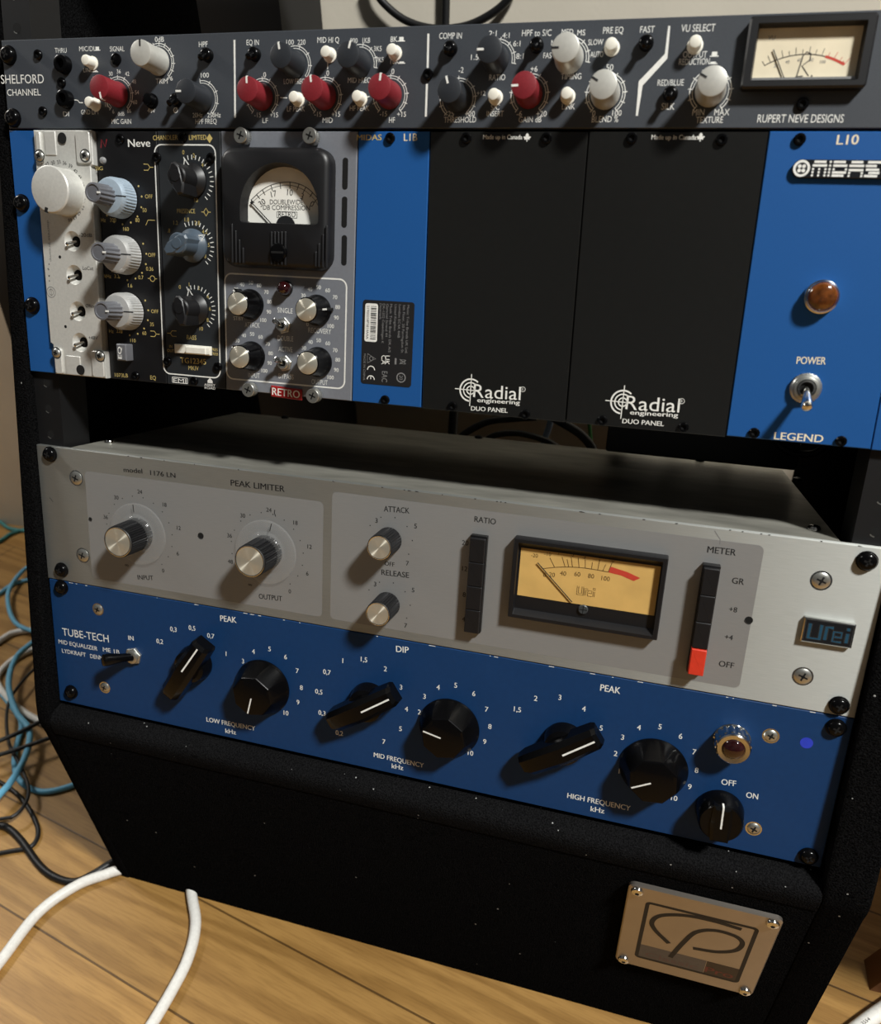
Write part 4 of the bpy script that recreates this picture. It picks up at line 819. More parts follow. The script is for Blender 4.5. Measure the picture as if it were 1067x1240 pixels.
def black_blank(i):
    d = Dev('blank_module', ('glossy black blank panel beside the blue blank module with the barcode sticker', 'glossy black blank panel beside the blue power panel with the amber lamp')[i], 'blank panel', (286, 362)[i], 177.3, 'glossy black blank panels')
    b = d.mb()
    o = ([(249.3, 177.6), (324.6, 177.8), (322.0, 45.2), (246.8, 45.2)], [(325.2, 177.8), (401.2, 177.6), (399.2, 45.2), (322.5, 45.2)])[i]
    b.prism(o, -2.5, 0, 'panel_gloss', .3); I = 'white_ink'
    if i == 0:
        b.T('Made up in Canada', 273.0,48.5, 291.7,48.5, 1.9, I, .06, True); leaf(b, *(294.0,47.8))
        radial_logo(b, *(275.0,166.0), (276.5,169.3), (301.2,168.8), (278.9,171.7), (301.0,171.1), (275.9,176.3), (295.1,175.8), (302.0,163.3))
        qs = ((264.9,48.2), (303.2,48.1), (266.0,175.1), (304.4,175.7))
    else:
        b.T('Made up in Canada', 350.4,48.4, 369.6,48.4, 1.9, I, .06, True); leaf(b, *(371.4,47.5))
        radial_logo(b, *(351.7,165.4), (353.3,168.6), (378.7,168.0), (355.9,171.0), (378.4,170.3), (352.7,175.6), (372.4,175.2), (379.2,162.5))
        qs = ((341.8,48.0), (380.4,48.5), (343.0,175.2), (381.6,174.8))
    b.build('front_panel', d.e)
    for q in qs: d.put(MOD_SCREW, *q)
mat('panel_gloss', (23, 23, 22), .26, .0, .05, 300, .12, 60, None, .3)
black_blank(0); black_blank(1)

# ------------------------------------------------------------------ silver two-unit limiter
def fluted_knob(r, L, skirt=None):
    b = M0(); n = 144
    b.lathe([(r*1.02, .8), (r*1.02, 1.6, 1), (r*.98, L-1.4, 1), (r*.96, L-.9)], 'black_plastic', n=n, shape=flute(int(r*4.2), .10)); k = b.build('knob')
    b = M0(); b.lathe([(r*.93, L-1.2), (r*.93, L-.15), (r*.89, L), (r*.86, L-.05), (r*.84, L-.15)], 'chrome', n=56, cap1=False); ring = b.build('knob_ring')
    b = M0(); b.lathe([(r*.85, L-.5), (r*.85, L-.15)], 'spun_metal', n=56); c = b.build('knob_cap')
    kids = [ring, c]
    if skirt:
        b = M0(); b.lathe([(skirt, 1.0), (skirt, 2.0), (skirt-.5, 2.3), (r*1.3, 2.6), (r*1.15, 5.2), (r*1.12, 5.4)], 'clear_acrylic', n=64); s = b.build('dial_skirt')
        b = M0(); b.flat([(-.25, -skirt+.6), (.25, -skirt+.6), (.25, -r*1.4), (-.25, -r*1.4)][::-1], 2.75, 'black_ink'); kids += [s, b.build('pointer_line')]
    return proto(k, *kids)
def clear_mat():
    m = bpy.data.materials.new('clear_acrylic'); m.use_nodes = True; nt = m.node_tree; b = nt.nodes['Principled BSDF']
    b.inputs['Base Color'].default_value = (.45, .45, .44, 1); b.inputs['Roughness'].default_value = .10; b.inputs['Transmission Weight'].default_value = 0
    b.inputs['Alpha'].default_value = .12; b.inputs['Coat Weight'].default_value = .5
    no = nt.nodes.new('ShaderNodeTexNoise'); no.inputs['Scale'].default_value = 90; bp = nt.nodes.new('ShaderNodeBump'); bp.inputs['Strength'].default_value = .04
    nt.links.new(no.outputs['Fac'], bp.inputs['Height']); nt.links.new(bp.outputs['Normal'], b.inputs['Normal']); MATS['clear_acrylic'] = m
clear_mat()
BIGF = fluted_knob(10.0, 20, 19.5); SMALLF = fluted_knob(7.3, 16.5)
def limiter():
    d = Dev('limiter', 'silver two-unit limiter with amber meter and black knobs, its metal lid showing', 'limiter', 241, 311.0)
    V0, V1 = 222.6, 310.9
    b = d.mb(); b.box(-.6, V0, 482.8, V1, -3.2, 0, 'satin_aluminium', 0, .35); T, TC = b.T, b.TC; I = 'black_ink'
    b.flat(rrect(34, 235.4, 194, 305.6, 3), .03, 'grey_paint'); b.flat(rrect(199.2, 228.6, 427.2, 305.6, 3), .03, 'grey_paint')
    T('model', 62.5,232.9, 75.6,232.4, 2.9, I, .06, True); T('1176 LN', 81.1,232.7, 98.4,232.5, 2.9, I, .06, True); T('PEAK LIMITER', 135.3,232.8, 169.8,232.5, 3.5, I, .06, True)
    T('INPUT', 68.3,301.3, 79.7,300.1, 3.0, I, .06, True); T('OUTPUT', 152.9,300.5, 168.2,299.7, 3.2, I, .06, True); T('ATTACK', 230.3,236.3, 245.1,235.6, 3.2, I, .06, True); T('RELEASE', 230.2,273.5, 246.6,272.9, 3.2, I, .06, True)
    T('RATIO', 281.8,235.4, 293.5,235.5, 3.1, I, .06, True); T('METER', 401.3,235.6, 414.7,235.4, 3.3, I, .06, True)
    for s, q, h in (('36', (47.3,263.3), 2.3), ('30', (56.0,249.7), 2.3), ('24', (73.1,244.0), 2.3), ('18', (90.1,250.0), 2.3), ('12', (99.3,263.4), 2.3), ('6', (97.9,279.9), 2.3), ('0', (87.0,292.6), 2.3), ('∞', (60.7,292.9), 2.0),
                    ('36', (133.8,263.5), 2.3), ('30', (142.8,250.0), 2.3), ('24', (159.8,244.4), 2.3), ('18', (176.7,249.9), 2.3), ('12', (185.7,263.1), 2.3), ('6', (184.4,279.7), 2.3), ('0', (173.2,292.6), 2.3), ('∞', (147.0,292.5), 2.0), ('48', (134.0,279.8), 2.3),
                    ('3', (226.1,242.1), 2.5), ('5', (249.0,242.2), 2.5), ('7', (245.3,264.4), 2.5), ('OFF', (234.8,266.3), 2.3), ('3', (226.6,279.7), 2.5), ('5', (249.4,279.7), 2.5), ('7', (246.0,301.9), 2.5),
                    ('20', (277.6,247.9), 2.5), ('12', (278.3,262.6), 2.5), ('8', (279.0,277.7), 2.5), ('4', (279.6,292.2), 2.5),
                    ('GR', (417.9,248.2), 2.9), ('+8', (417.9,263.4), 2.5), ('+4', (418.1,278.5), 2.5), ('OFF', (419.2,293.5), 2.9)): TC(s, *q, h*1.08, I, 0, .06, True)
    for u, v, r, a0, a1, n in ((*(71.1,270.7), 23.5, -120, 140, 14), (*(158.3,269.9), 23.5, -120, 140, 14), (*(234.1,252.2), 13.5, -60, 120, 5), (*(234.7,290.5), 13.5, -60, 120, 5)):
        for k in range(n+1): a = R(a0+(a1-a0)*k/n); b.dot(u+r*math.sin(a), v-r*math.cos(a), .36, .06, I, 8)
    b.stroke([(163.6,243.9), (163.3,245.7), (164.1,247.8)], .5, .06, I)
    for q, r in (((35.8,266.2), 1.3), ((114.3,266.3), 2.0), ((426.0,267.8), 2.0)): b.dot(*q, r, .07, 'hole', 20); b.ring(*q, r, .5, .08, 'chrome', 140, 260, 14)  # chrome arcs put the lit lower rim of each hole into colour
    # worn bright chips along the edges
    rnd = random.Random(9)
    for k in range(26):
        u = rnd.uniform(20, 470); b.flat([(u, V0+.45), (u+rnd.uniform(.6, 2.5), V0+.45), (u+rnd.uniform(.4, 1.5), V0-.02), (u, V0-.02)], .05, 'chrome' if k % 3 else 'black_ink')
    b.stroke([(403.2,224.0), (404.8,226.1), (406.4,228.0), (406.6,230.6)], .4, .06, 'grey_ink'); b.stroke([(6.1,255.8), (7.8,257.5), (8.5,258.3)], .4, .06, 'chrome')
    b.build('front_panel', d.e)
    m = d.mb(); m.prism([(21, 222.9), (461, 222.9), (461, 310), (21, 310)][::-1], -204, -3.25, 'bare_steel', 0); ch = m.build('chassis', d.e)
    tf = ch
    def lidscrew(u, z, mm):
        s = M0(); s.lathe([(3.2, 0), (3.2, .8), (2.6, 1.8), (1.2, 2.3)], mm, n=24); o = s.build('lid_screw', d.e, d.at(u, 222.8, z), (R(-90), 0, 0)); return o
    for q, mm in (((29.2,-29.8), 'chrome'), ((452.3,-22.9), 'chrome'), ((236.3,-209.7), 'black_metal'), ((404.4,-207.1), 'black_metal'), ((67.4,-219.1), 'black_metal'), ((465.2,-158.0), 'black_metal')):
        lidscrew(q[0], max(q[1], -198), mm)
    for q in ((27.5,240.8), (28.2,291.2), (455.0,242.2), (455.5,293.1)): d.put(PANEL_SCREW, *q)
    for q in ((9.8,227.6), (11.2,303.4), (472.7,229.5), (474.4,305.3)): d.put(RACK_SCREW, *q)
    for q, a in (((71.1,270.7), -4), ((158.3,269.9), 14)): d.put(BIGF, *q, 0, a)
    for q in ((234.1,252.2), (234.7,290.5)): d.put(SMALLF, *q, 0, 0)
    # ratio keys
    def keys(name, tl, br, n, Z, last=None):
        (x0, y0), (x1, y1) = tl, br; m = d.mb(); m.box(x0-.5, y0-.8, x1+.5, y1+.6, 0, Z*.55, 'black_metal', .3, .3); k = m.build(name, d.e); hh = (y1-y0)/n
        for i in range(n):
            m = d.mb(); mm = last if (last and i == n-1) else 'black_plastic'; m.box(x0, y0+i*hh+.12, x1, y0+(i+1)*hh-.12, Z*.5, Z+(1.0 if mm == last and last else 0), mm, .3, .35); o = m.build('push_key', k)
            if last and i == n-1: o['label'] = 'red push key'
    keys('ratio_buttons', (281.5,242.8), (289.7,297.2), 4, 6)
    keys('meter_buttons', (400.7,241.6), (408.8,298.5), 4, 7, 'red_button') if False else None
    (x0, y0), (x1, _), (_, y1) = (400.6,241.6), (408.0,240.9), (405.6,298.9); keys('meter_buttons', (x0, y0), (x1, y1), 4, 7, 'red_button')
    # meter
    O = [(304.5,240.0), (383.4,239.2), (383.4,285.3), (305.6,283.4)]; x0 = (O[0][0]+O[3][0])/2; x1 = (O[1][0]+O[2][0])/2; y0 = (O[0][1]+O[1][1])/2; y1 = (O[2][1]+O[3][1])/2
    (wx0, wy0), (wx1, wy1) = (308.7,245.8), (380.4,271.8); (_, wy0b), (_, wy1b) = (379.9,245.1), (307.4,272.6); wy0 = (wy0+wy0b)/2; wy1 = (wy1+wy1b)/2
    out = rrect(x0, y0, x1, y1, .6, 4); mid = rrect(x0+2.4, y0+2.2, x1-2.4, y1-2.2, .4, 4); inn = rrect(wx0-1.0, wy0-.8, wx1+1.0, wy1+7.5, .3, 4)
    z = lambda o, h: [(a, c, h) for a, c in o]
    m = d.mb(); m.rings([z(out, 0), z(out, 5.2), z(inset(out, .5), 6), z(mid, 6), z(inn, 2.2)], 'black_plastic', True, True); mo = m.build('meter', d.e)
    W, H = wx1-wx0, wy1-wy0; Q = lambda fx, fy: (wx0+W*fx, wy0+H*fy)
    f = d.mb(); f.flat(rrect(wx0, wy0, wx1, wy1), 2.4, 'meter_amber'); zt = 2.46; I2 = 'dial_brown'
    cx, cy = Q(.52, 2.1); rr = H*1.60
    pt = lambda rad, a: (cx+rad*math.sin(R(a)), cy-rad*math.cos(R(a)))
    A0, A1, A2 = -23, 15, 26
    f.stroke([tuple(q)[:2] for q in smooth([(a_, c_, 0) for a_, c_ in ((320.7,255.5), (329.0,253.4), (339.2,252.0), (348.1,251.9), (355.0,252.2))], 6)], .35, zt, I2)
    f.flat([(355.0,252.4), (361.5,253.1), (368.0,255.1), (371.1,253.0), (364.4,250.8), (355.7,249.1)], zt, 'red_ink')
    for q0, q1 in (((327.2,253.8), (324.2,248.9)), ((332.6,252.7), (330.5,247.6)), ((334.5,252.5), (333.2,248.5)), ((336.4,252.3), (335.2,247.0)), ((339.8,251.9), (338.8,246.8)), ((343.0,251.9), (342.5,247.2)), ((346.2,251.9), (346.3,248.0)), ((349.4,252.0), (349.8,246.1)), ((352.0,252.0), (353.1,248.3)), ((354.8,252.3), (356.2,246.9))): f.stroke([q0, q1], .3, zt, I2)
    for s, q in (('-20', (316.1,248.8)), ('-10', (322.9,247.0)), ('7', (328.7,245.5)), ('5', (335.9,245.4)), ('3', (342.1,245.9)), ('0', (356.5,245.8))): f.TC(s, *q, 2.0, I2, 0, zt)
    for s, q in (('0', (322.4,258.6)), ('20', (326.2,258.0)), ('40', (331.9,256.4)), ('60', (339.3,255.7)), ('80', (346.4,255.7)), ('100', (353.9,255.9))): f.TC(s, *q, 2.4, I2, 0, zt)
    u, v = 344.6,264.5; urei(f, u-4.6, v-2.4, 9.2, 4.8, zt, .45, I2); f.build('meter_face', mo)
    f = d.mb(); p0, p1 = (338.2,271.3), (318.1,252.3); f.tube([(*p0, 3.2), (*p1, 3.2)], .28, 'black_ink', 6); f.build('needle', mo)
    f = d.mb(); u, v = 344.3,274.6; f.lathe([(2.6, 2.2), (2.6, 3.0), (2.2, 3.4)], 'meter_screw_grey', u, v, 0, 28); cross(f, 2.2, .35, 3.45, 'hole', 0) if False else None
    f.box(u-2.2, v-.2, u+2.2, v+.2, 3.38, 3.45, 'hole'); f.box(u-.2, v-2.2, u+.2, v+2.2, 3.38, 3.45, 'hole'); f.build('meter_screw', mo)
    # chrome and teal badge
    (x0, y0), (x1, y1) = (450.6,261.2), (473.7,273.8); (_, ya), (_, yb) = (473.0,260.9), (451.4,273.8); y0 = (y0+ya)/2; y1 = (y1+yb)/2
    m = d.mb(); m.box(x0, y0, x1, y1, 0, 2.6, 'chrome', .4, .5); bd = m.build('name_badge', d.e); m = d.mb(); m.box(x0+1.1, y0+1.0, x1-1.1, y1-1.0, 2.5, 2.66, 'badge_black'); block_letters(m, x0+3.0, y0+2.6, x1-x0-6.0, y1-y0-5.2); m.build('badge_lettering', bd)
def block_letters(b, x, y, w, h):
    """teal block letters u r e i with chrome edges"""
    ps = [[(x, y), (x, y+h), (x+.30*w, y+h), (x+.30*w, y)], [(x+.44*w, y+h), (x+.44*w, y+.1*h), (x+.62*w, y+.1*h)], [(x+.88*w, y+h), (x+.64*w, y+h), (x+.64*w, y+.34*h), (x+.85*w, y+.34*h), (x+.85*w, y+.68*h), (x+.68*w, y+.68*h)], [(x+w, y+h), (x+w, y+.34*h)], [(x+w, y+.16*h), (x+w, y-.04*h)]]
    for p in ps: b.stroke(p, 2.3 if len(p) < 5 else 1.7, 2.72, 'chrome')
    for p in ps: b.stroke(p, 1.4 if len(p) < 5 else .9, 2.78, 'badge_teal')
def urei(b, x, y, w, h, z, t, m):
    """outlined block lettering u r e i with double strokes"""
    for o in (0, .17*h):
        b.stroke([(x+o, y), (x+o, y+h-o), (x+.36*w-o, y+h-o), (x+.36*w-o, y)], t*.6, z, m)
        b.stroke([(x+.42*w+o, y+h), (x+.42*w+o, y+.18*h+o), (x+.62*w, y+.18*h+o)], t*.6, z, m)
    b.stroke([(x+.86*w, y+h), (x+.62*w, y+h), (x+.62*w, y+.36*h), (x+.84*w, y+.36*h), (x+.84*w, y+.66*h), (x+.66*w, y+.66*h)], t*.6, z, m)
    b.stroke([(x+.92*w, y+h), (x+.92*w, y+.4*h)], t*.6, z, m); b.stroke([(x+w, y+h), (x+w, y+.4*h)], t*.6, z, m); b.stroke(rrect(x+.90*w, y+.02*h, x+1.02*w, y+.22*h), t*.6, z, m, True)
mat('dial_brown', (74, 52, 22), .6); mat('meter_screw_grey', (62, 66, 68), .4, .2)
limiter()

# ------------------------------------------------------------------ blue two-unit tube equaliser
def facet_knob():
    """round skirt rising to a smaller octagonal front face"""
    b = M0(); n = 64
    def oct(a, r, f):
        k = math.pi/4; q = (a % k)-k/2; return r*((1-f)+f*math.cos(k/2)/math.cos(q))
    b.lathe([(18.0, .4), (18.2, 1.2), (17.6, 2.6), (16.6, 4.2, .35), (13.4, 13.6, 1), (12.8, 14.3, 1), (11.9, 14.5, 1)], 'black_gloss', n=n, shape=oct); k = b.build('knob', angle=22)
    b = M0(); b.box(-.42, -12.0, .42, -1.2, 14.3, 14.62, 'white_ink'); return proto(k, b.build('pointer_line'))
def bar_knob():
    """round foot carrying a long raised pointer bar with a white line on the pointing half"""
    b = M0(); b.lathe([(11.6, .4), (11.8, 1.4), (11.2, 4.5), (10.2, 8.5), (8.0, 9.6)], 'black_gloss', n=48)
    def sec(v, w, zt, zb=5.0): return [(-w, v, zb), (w, v, zb), (w*.92, v, zt-2.6), (w*.55, v, zt), (-w*.55, v, zt), (-w*.92, v, zt-2.6)]
    L = [sec(25.5, 5.6, 12.0), sec(21.0, 7.0, 14.4), sec(0.0, 7.4, 16.5), sec(-20.5, 6.6, 15.0), sec(-22.5, 5.6, 13.0)]
    n = 6; pts = [q for l in L for q in l]; fs = [(k*n+i, (k+1)*n+i, (k+1)*n+(i+1) % n, k*n+(i+1) % n)[::-1] for k in range(len(L)-1) for i in range(n)]+[tuple(range(n)), tuple(reversed(range((len(L)-1)*n, len(L)*n)))]
    b.add(pts, fs, 'black_gloss'); k = b.build('pointer_knob', angle=25)
    b = M0(); b.add([(-.5, -1, 16.6), (.5, -1, 16.6), (.5, -20.4, 15.16), (-.5, -20.4, 15.16), (-.5, -1, 16.2), (.5, -1, 16.2), (.5, -20.4, 14.8), (-.5, -20.4, 14.8)], [(0, 1, 2, 3), (4, 7, 6, 5), (0, 4, 5, 1), (2, 6, 7, 3), (1, 5, 6, 2), (0, 3, 7, 4)], 'white_ink')
    return proto(k, b.build('pointer_line'))
def power_knob():
    b = M0(); b.lathe([(12.4, .4), (12.6, 1.4), (12.3, 3), (11.4, 11), (10.4, 12.4)], 'black_gloss', n=48)
    b.prism([(-4.6, 10.5), (4.6, 10.5), (5.4, 0), (4.6, -10.8), (-4.6, -10.8), (-5.4, 0)], 6, 14.6, 'black_gloss', 1.6); k = b.build('power_knob')
    b = M0(); b.box(-.45, -10.6, .45, 1.5, 14.4, 14.8, 'white_ink'); b.box(-.45, -11.4, .45, -10.5, 6, 14.7, 'white_ink'); return proto(k, b.build('pointer_line'))
FACET = facet_knob(); BAR = bar_knob(); PWR = power_knob()
def tube_equaliser():
    d = Dev('tube_equaliser', 'dark blue two-unit equaliser with large black knobs, lowest unit of the rack', 'equaliser', 241, 400.2)
    b = d.mb(); b.box(.2, 311.4, 482.6, 400.0, -3.2, 0, 'tube_blue', 0, .3); T, TC = b.T, b.TC
    T('TUBE-TECH', 7.2,350.2, 43.5,349.0, 5.2); T('MID EQUALIZER', 3.4,356.8, 34.1,356.6, 2.9); T('ME 1B', 38.4,356.2, 51.1,355.9, 2.9); T('LYDKRAFT', 5.6,363.1, 24.5,362.9, 2.9); T('DENMARK', 28.0,362.9, 44.6,362.5, 2.9)
    T('IN', 58.7,344.4, 62.6,344.2, 3.1, bold=True); T('PEAK', 126.3,319.6, 137.4,319.0, 3.8, bold=True); T('LOW FREQUENCY', 114.4,391.7, 149.3,390.9, 3.1, bold=True); T('kHz', 128.1,397.0, 135.6,396.6, 3.1, bold=True)
    N = lambda s, q, h=3.1: TC(s, *q, h, 'white_ink', 0, .06, True, .92)
    for s, q in (('0,2', (82.1,341.2)), ('0,3', (92.5,331.0)), ('0,5', (106.0,327.8)), ('0,7', (119.2,330.8)), ('1', (129.7,341.0)), ('2', (138.5,354.3)), ('3', (141.4,343.9)), ('4', (148.7,336.0)), ('5', (159.7,332.3)), ('6', (170.5,335.6)),
                 ('7', (178.3,343.4)), ('8', (181.1,354.2)), ('9', (178.9,364.6)), ('10', (170.8,373.7)), ('0,3', (195.0,368.6)), ('0,5', (192.7,354.6)), ('0,7', (197.8,340.5)), ('1', (207.9,331.1)), ('1,5', (221.3,327.8)), ('2', (234.8,331.3)), ('3', (244.9,341.2)), ('4', (248.9,354.6)), ('5', (245.8,368.4)), ('7', (235.7,379.4)), ('0,2', (206.7,379.9)),
                 ('2', (256.9,355.0)), ('3', (259.5,344.2)), ('4', (267.4,336.7)), ('5', (277.7,333.4)), ('6', (288.6,336.5)), ('7', (296.7,344.8)), ('8', (299.4,355.3)), ('9', (297.1,365.6)), ('10', (289.3,374.9)),
                 ('1,5', (314.3,341.2)), ('2', (323.9,332.3)), ('3', (337.1,329.0)), ('4', (350.7,333.2)), ('5', (361.2,342.8)), ('1', (373.7,366.9)), ('2', (370.6,356.6)), ('3', (373.1,345.9)), ('4', (380.9,338.2)), ('5', (391.6,335.4)), ('6', (402.7,338.7)), ('7', (410.8,346.4)), ('8', (413.5,357.0)), ('9', (411.4,367.7)), ('10', (404.5,376.6))): N(s, q)
    T('DIP', 241.0,319.2, 248.6,318.7, 3.8, bold=True); T('MID FREQUENCY', 229.6,391.2, 261.4,391.4, 3.1, bold=True); T('kHz', 241.4,396.2, 248.7,396.0, 3.1, bold=True)
    T('PEAK', 358.1,320.6, 368.7,320.5, 3.8, bold=True); T('HIGH FREQUENCY', 347.3,390.6, 382.5,390.4, 3.2, bold=True); T('kHz', 361.1,395.9, 368.7,395.6, 3.2, bold=True); T('OFF', 426.9,362.5, 434.2,361.9, 3.3, bold=True); T('ON', 440.1,367.2, 446.0,367.0, 3.3, bold=True)
    b.dot(*(463.5,329.1), 3.1, .1, 'blue_dot', 28)
    rnd = random.Random(5)
    for k in range(26):
        u = rnd.uniform(15, 470); L = rnd.uniform(.4, 3.2); b.flat([(u, 311.8), (u+L, 311.75), (u+L*.9, 311.38), (u+.1, 311.38)], .05, 'white_ink')
    b.build('front_panel', d.e)
    m = d.mb(); m.box(21, 312.5, 461, 399, -200, -3.25, 'black_metal'); m.build('chassis', d.e)
    for q in ((36.8,326.8), (37.7,382.7), (446.3,328.9), (446.8,385.0)): d.put(DULL_SCREW, *q)
    for q in ((9.9,315.6), (10.7,391.2), (475.2,317.6), (475.6,394.2)): d.put(RACK_SCREW, *q)
    for q, a in (((155.3,358.4), 193), ((275.6,360.4), -78), ((391.4,360.7), -118)): d.put(FACET, *q, 0, a)
    for q, a in (((108.3,350.6), 33), ((225.9,353.3), 56), ((342.2,354.9), 55)): d.put(BAR, *q, 0, a)
    d.put(PWR, *(428.2,378.0), 0, -2)
    d.put(BLACK_TOGGLE, *(62.2,354.8))
    u, v = 428.2,335.2; jewel_lamp(d, u, v, 9.4, 10, 'red_jewel', jewel_r=.62, teeth=16)
BLACK_TOGGLE = metal_toggle(6.0, (-9.2, -3.0, 18.0), 'silver', 'black_gloss', lr=3.4)
tube_equaliser()

# ------------------------------------------------------------------ things around the rack
def cable(name, label, pts, r, m, group=None, n=12, run=None):
    pts = [Vector(q) for q in pts]
    if run == 'first': pts = [pts[0]+(pts[0]-pts[1]).normalized()*.16]+pts      # the cable runs on to the left, out of the photograph's frame
    if run == 'last': pts = pts+[pts[-1]+(pts[-1]-pts[-2]).normalized()*.16]
    b = MB(tfw); b.tube([tuple(q) for q in smooth(pts, 8)], r, m, n); o = b.build(name); tag(o, label, 'cable', group); return o
def F3(q, h): return (q[0], q[1], h)
def floor_things():
    rw = .0042
    cable('power_cable', 'thick white cable curving left from under the rack corner across the floor', [F3((-0.2895,-0.1407), rw), F3((-0.2927,-0.1161), rw), F3((-0.2917,-0.0864), rw), F3((-0.2916,-0.0472), rw), F3((-0.2783,-0.0196), rw), F3((-0.2614,-0.0044), rw), F3((-0.2501,0.0041), rw), (-.17, .06, rw)], rw, 'wire_white', run='first')
    cable('power_cable', 'thick white cable coming straight out from under the rack front', [(-.185, .05, rw), (-.19, .012, rw), F3((-0.1663,-0.0213), rw), F3((-0.1570,-0.0464), rw), F3((-0.1553,-0.0714), rw), F3((-0.1562,-0.0986), rw), F3((-0.1590,-0.1202), rw)], rw, 'wire_white', run='last')
    o = cable('power_cable', 'thick white printed cable at the bottom right corner of the floor', [F3((0.3570,0.0722), .005), F3((0.3267,0.0458), .005), F3((0.3072,0.0275), .005), F3((0.2782,0.0000), .005)], .005, 'wire_white')
    # its printing, laid along the upper side of the sheath
    pa, pb = Vector((*(0.3059,0.0260), .01006)), Vector((*(0.3277,0.0459), .01006)); dr = (pb-pa).normalized(); up = Vector((0, 0, 1)); sd = up.cross(dr)
    pr = MB(lambda u, v, z: (pa+dr*(u/1000)+sd*(-v/1000)*1+up*(-(v*v)/1000/10)))
    pr.T('-C', 2.5, 1.0, 6, 1.0, 2.0, 'black_ink'); pr.T('3554', 11, 1.0, 18.5, 1.0, 2.0, 'black_ink'); pr.build('printed_lettering', o)
    B = [('light blue cable looping against the rack side, topmost of the blue cables', [(-0.6547,0.2676), (-0.6521,0.2986), (-0.6499,0.3217), (-0.6294,0.3385)], .0026),
         ('light blue cable bending round in a short bow beside the rack', [(-0.6333,0.3694), (-0.6526,0.3483), (-0.6402,0.3054), (-0.6132,0.2732), (-0.5762,0.2461), (-0.5355,0.2377)], .0026),
         ('light blue cable hanging in a long S along the floor to the left edge', [(-0.5242,0.2194), (-0.5236,0.1904), (-0.5000,0.1534), (-0.4615,0.1215), (-0.4293,0.1035), (-0.4093,0.0765), (-0.3992,0.0462), (-0.3975,0.0187)], .0030),
         ('light blue cable ending in a wide U under the tangle', [(-0.5396,0.1641), (-0.4930,0.1399), (-0.4564,0.1181), (-0.4334,0.0838), (-0.4076,0.0596), (-0.3767,0.0522), (-0.3538,0.0642), (-0.3376,0.0855)], .0027)]
    for i, (lb, pts, r) in enumerate(B): cable('patch_cable', lb, [F3(q, r+.0062*(i % 3)) for q in pts], r, 'wire_blue', 'light blue cables', run=('first', None, 'last', 'first')[i])
    for lb, pts in (('white cable stub beside the rack above the blue tangle', [(-0.5802,0.2092), (-0.5769,0.2285), (-0.5712,0.2378), (-0.5467,0.2506)]), ('white cable bowing under the blue cables beside the rack', [(-0.5226,0.2228), (-0.5346,0.2077), (-0.5382,0.1866), (-0.5305,0.1638), (-0.4967,0.1440), (-0.4668,0.1320), (-0.4250,0.1218)])):
        cable('patch_cable', lb, [F3(q, .0038) for q in pts], .0034, 'wire_white', 'white cables left of the rack', run='first' if 'stub' in lb else None)
    for lb, pts in (('teal cable lying at the foot of the wall', [(-0.8279,0.4540), (-0.7900,0.4461), (-0.7610,0.4341), (-0.7207,0.4349)]), ('teal cable on the floor just in front of the wall', [(-0.7602,0.3837), (-0.7490,0.4022), (-0.7481,0.4232), (-0.7309,0.4465)])):
        cable('patch_cable', lb, [F3(q, .003) for q in pts], .0026, 'wire_teal', 'teal cables by the wall', run='first')
    K = [('thin black cable crossing straight over the blue cables, upper of two', [(-0.4506,0.0697), (-0.4424,0.0816), (-0.4315,0.0965), (-0.4180,0.1205)], .0022, .020), ('thin black cable crossing straight over the blue cables, lower of two', [(-0.4408,0.0586), (-0.4309,0.0685), (-0.4178,0.0804), (-0.3948,0.1038)], .0022, .018),
         ('grey-black cable making a loop at the left edge of the floor', [(-0.4384,0.0543), (-0.4119,0.0494), (-0.3865,0.0409), (-0.3577,0.0248), (-0.3445,0.0127), (-0.3431,0.0013), (-0.3567,-0.0065), (-0.3723,-0.0148)], .0020, .002),
         ('flat black cable running along the floor to the rack corner', [(-0.3972,0.0116), (-0.3768,0.0119), (-0.3554,0.0048), (-0.3215,-0.0114), (-0.3000,-0.0172), (-0.2828,-0.0164), (-0.2736,-0.0078), (-0.2670,0.0026), (-0.2586,0.0153)], .0030, .0032),
         ('thin black cable drooping behind the blue cables', [(-0.4924,0.2084), (-0.4920,0.1671), (-0.4797,0.1296), (-0.4431,0.0897), (-0.4091,0.0672), (-0.3837,0.0493), (-0.3718,0.0337), (-0.3717,0.0175), (-0.3892,0.0075)], .0016, .0125)]
    for k, (lb, pts, r, h) in enumerate(K): cable('audio_cable', lb, [F3(q, h) for q in pts], r, 'wire_black', run=('first', 'first', 'last', 'first', 'last')[k])
    # wooden stand at the right edge
    x, y = 0.3265,0.0647; e = bpy.data.objects.new('wooden_stand', None); COL.objects.link(e); e.location = (x, y, 0); tag(e, 'brown wooden stand with a slanted leg on the floor at the right edge', 'stand')
    b = MB(tfw); w_, h_ = .06, .30; lean = .105
    b.add([(0, 0, 0), (w_, 0, 0), (w_, .022, 0), (0, .022, 0), (lean, 0, h_), (lean+w_, 0, h_), (lean+w_, .022, h_), (lean, .022, h_)], [(3, 2, 1, 0), (4, 5, 6, 7), (0, 1, 5, 4), (1, 2, 6, 5), (2, 3, 7, 6), (3, 0, 4, 7)], 'stool_wood'); b.build('leg', e)
    b = MB(tfw); b.prism([(lean, .30), (lean+.30, .30), (lean+.30, -.085), (lean, -.085)], h_, h_+.26, 'stool_wood'); b.build('box_body', e)  # unseen body, sized and placed to shade the floor beside the rack
    for dx, dy in ((.26, -.08), (.02, .27), (.26, .27)):
        b = MB(tfw); b.prism([(lean+dx, dy+.022), (lean+dx+.035, dy+.022), (lean+dx+.035, dy), (lean+dx, dy)], 0, h_, 'stool_wood'); b.build('leg', e)
floor_things()
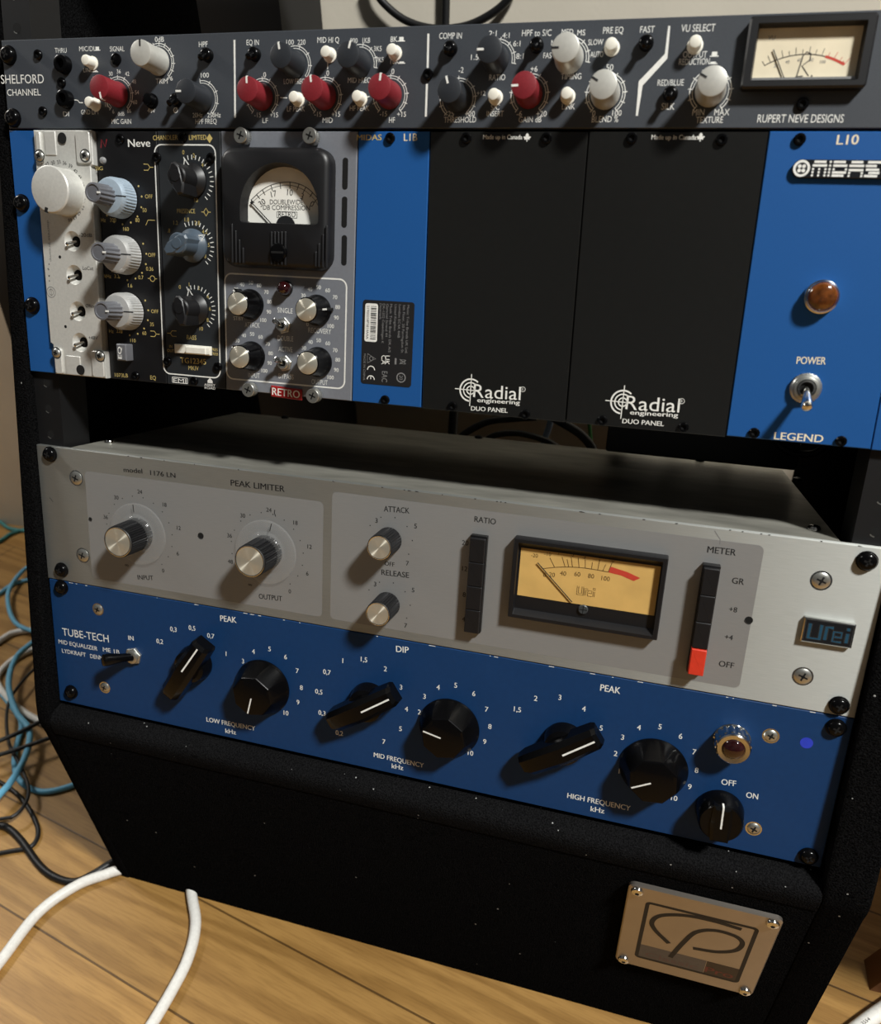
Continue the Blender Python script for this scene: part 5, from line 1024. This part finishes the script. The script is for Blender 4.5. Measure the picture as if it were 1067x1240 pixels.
def wall_things():
    b = MB(tfw); x1, xz = -0.1977,0.6021; b.prism([(x1-.37, .44), (x1, .44), (x1, .36), (x1-.37, .36)], 0, .85, 'cabinet_black', .004); o = b.build('speaker_cabinet'); tag(o, 'tall black cabinet standing between the rack and the wall', 'cabinet')
    y = .438; pts = [(a, y, c) for a, c in ((-0.1491,0.6384), (-0.1449,0.6257), (-0.1351,0.6155), (-0.1207,0.6063), (-0.1025,0.6005), (-0.0842,0.5989), (-0.0655,0.6007), (-0.0485,0.6065), (-0.0347,0.6145), (-0.0247,0.6252), (-0.0203,0.6359), (-0.0196,0.6543))]
    cable('hanging_cable', 'black cable hanging in a round loop on the cream wall', pts, .0032, 'wire_black')
    pts = [(a, .443, c) for a, c in ((-0.0839,0.6525), (-0.0853,0.6193), (-0.0867,0.5842), (-0.0870,0.5340), (-0.0850,0.4207))]
    cable('hanging_cable', 'straight black cable hanging down the cream wall through the loop', pts, .0036, 'wire_black')
wall_things()
def gap_cables():
    def lp(q, z): return tuple(LW(q[0], q[1], z))
    Z = -222
    def gc(lb, pts, r, m='wire_black', Z=Z): cable('audio_cable', lb, [lp(q, Z) for q in pts], r, m, None)
    gc('black cable arching low behind the left black blank panel', [(211.6,231.1), (221.0,222.6), (237.1,212.8), (257.3,208.2), (277.3,205.0)], .0030)
    gc('black cable in a flat arch just above the silver lid', [(234.0,230.8), (244.0,223.6), (263.1,220.3), (285.1,223.6), (299.2,230.2)], .0026, Z=-226)
    gc('black cable curving down behind the seam of the black blank panels', [(284.2,200.7), (300.0,207.7), (313.0,214.3), (323.1,223.8), (328.3,235.9)], .0036, Z=-218)
    gc('slate-blue cable glimpsed behind the black blank panels', [(287.2,202.8), (285.6,214.5), (282.6,225.8), (280.9,237.9)], .0026, 'wire_slate', -240)
    gc('green cable glimpsed behind the black blank panels', [(315.9,200.2), (318.4,210.7), (321.3,225.3), (324.3,240.1)], .0016, 'wire_green', -240)
    gc('straight black cable hanging behind the left blank panel screw', [(201.2,197.6), (201.0,217.5), (201.0,229.0), (201.1,255.3)], .0040, Z=-250)
    gc('straight black cable hanging behind the right blank panel', [(344.0,192.0), (344.4,212.1), (345.0,227.8), (345.8,246.5)], .0044, Z=-250)
    gc('black cable looping behind the right end of the silver lid', [(371.0,231.9), (382.9,217.6), (400.1,209.4), (418.3,210.1), (430.1,217.8)], .0022)
    gc('black cable hanging in a bow under the blue power panel', [(436.2,186.2), (445.0,195.7), (453.7,199.4), (464.3,198.3), (470.4,193.0)], .0022, Z=-120)
gap_cables()

# prototypes have done their work
for o in PROTO: bpy.data.objects.remove(o, do_unlink=True)
bpy.data.objects.remove(_fo); bpy.data.curves.remove(_fc)
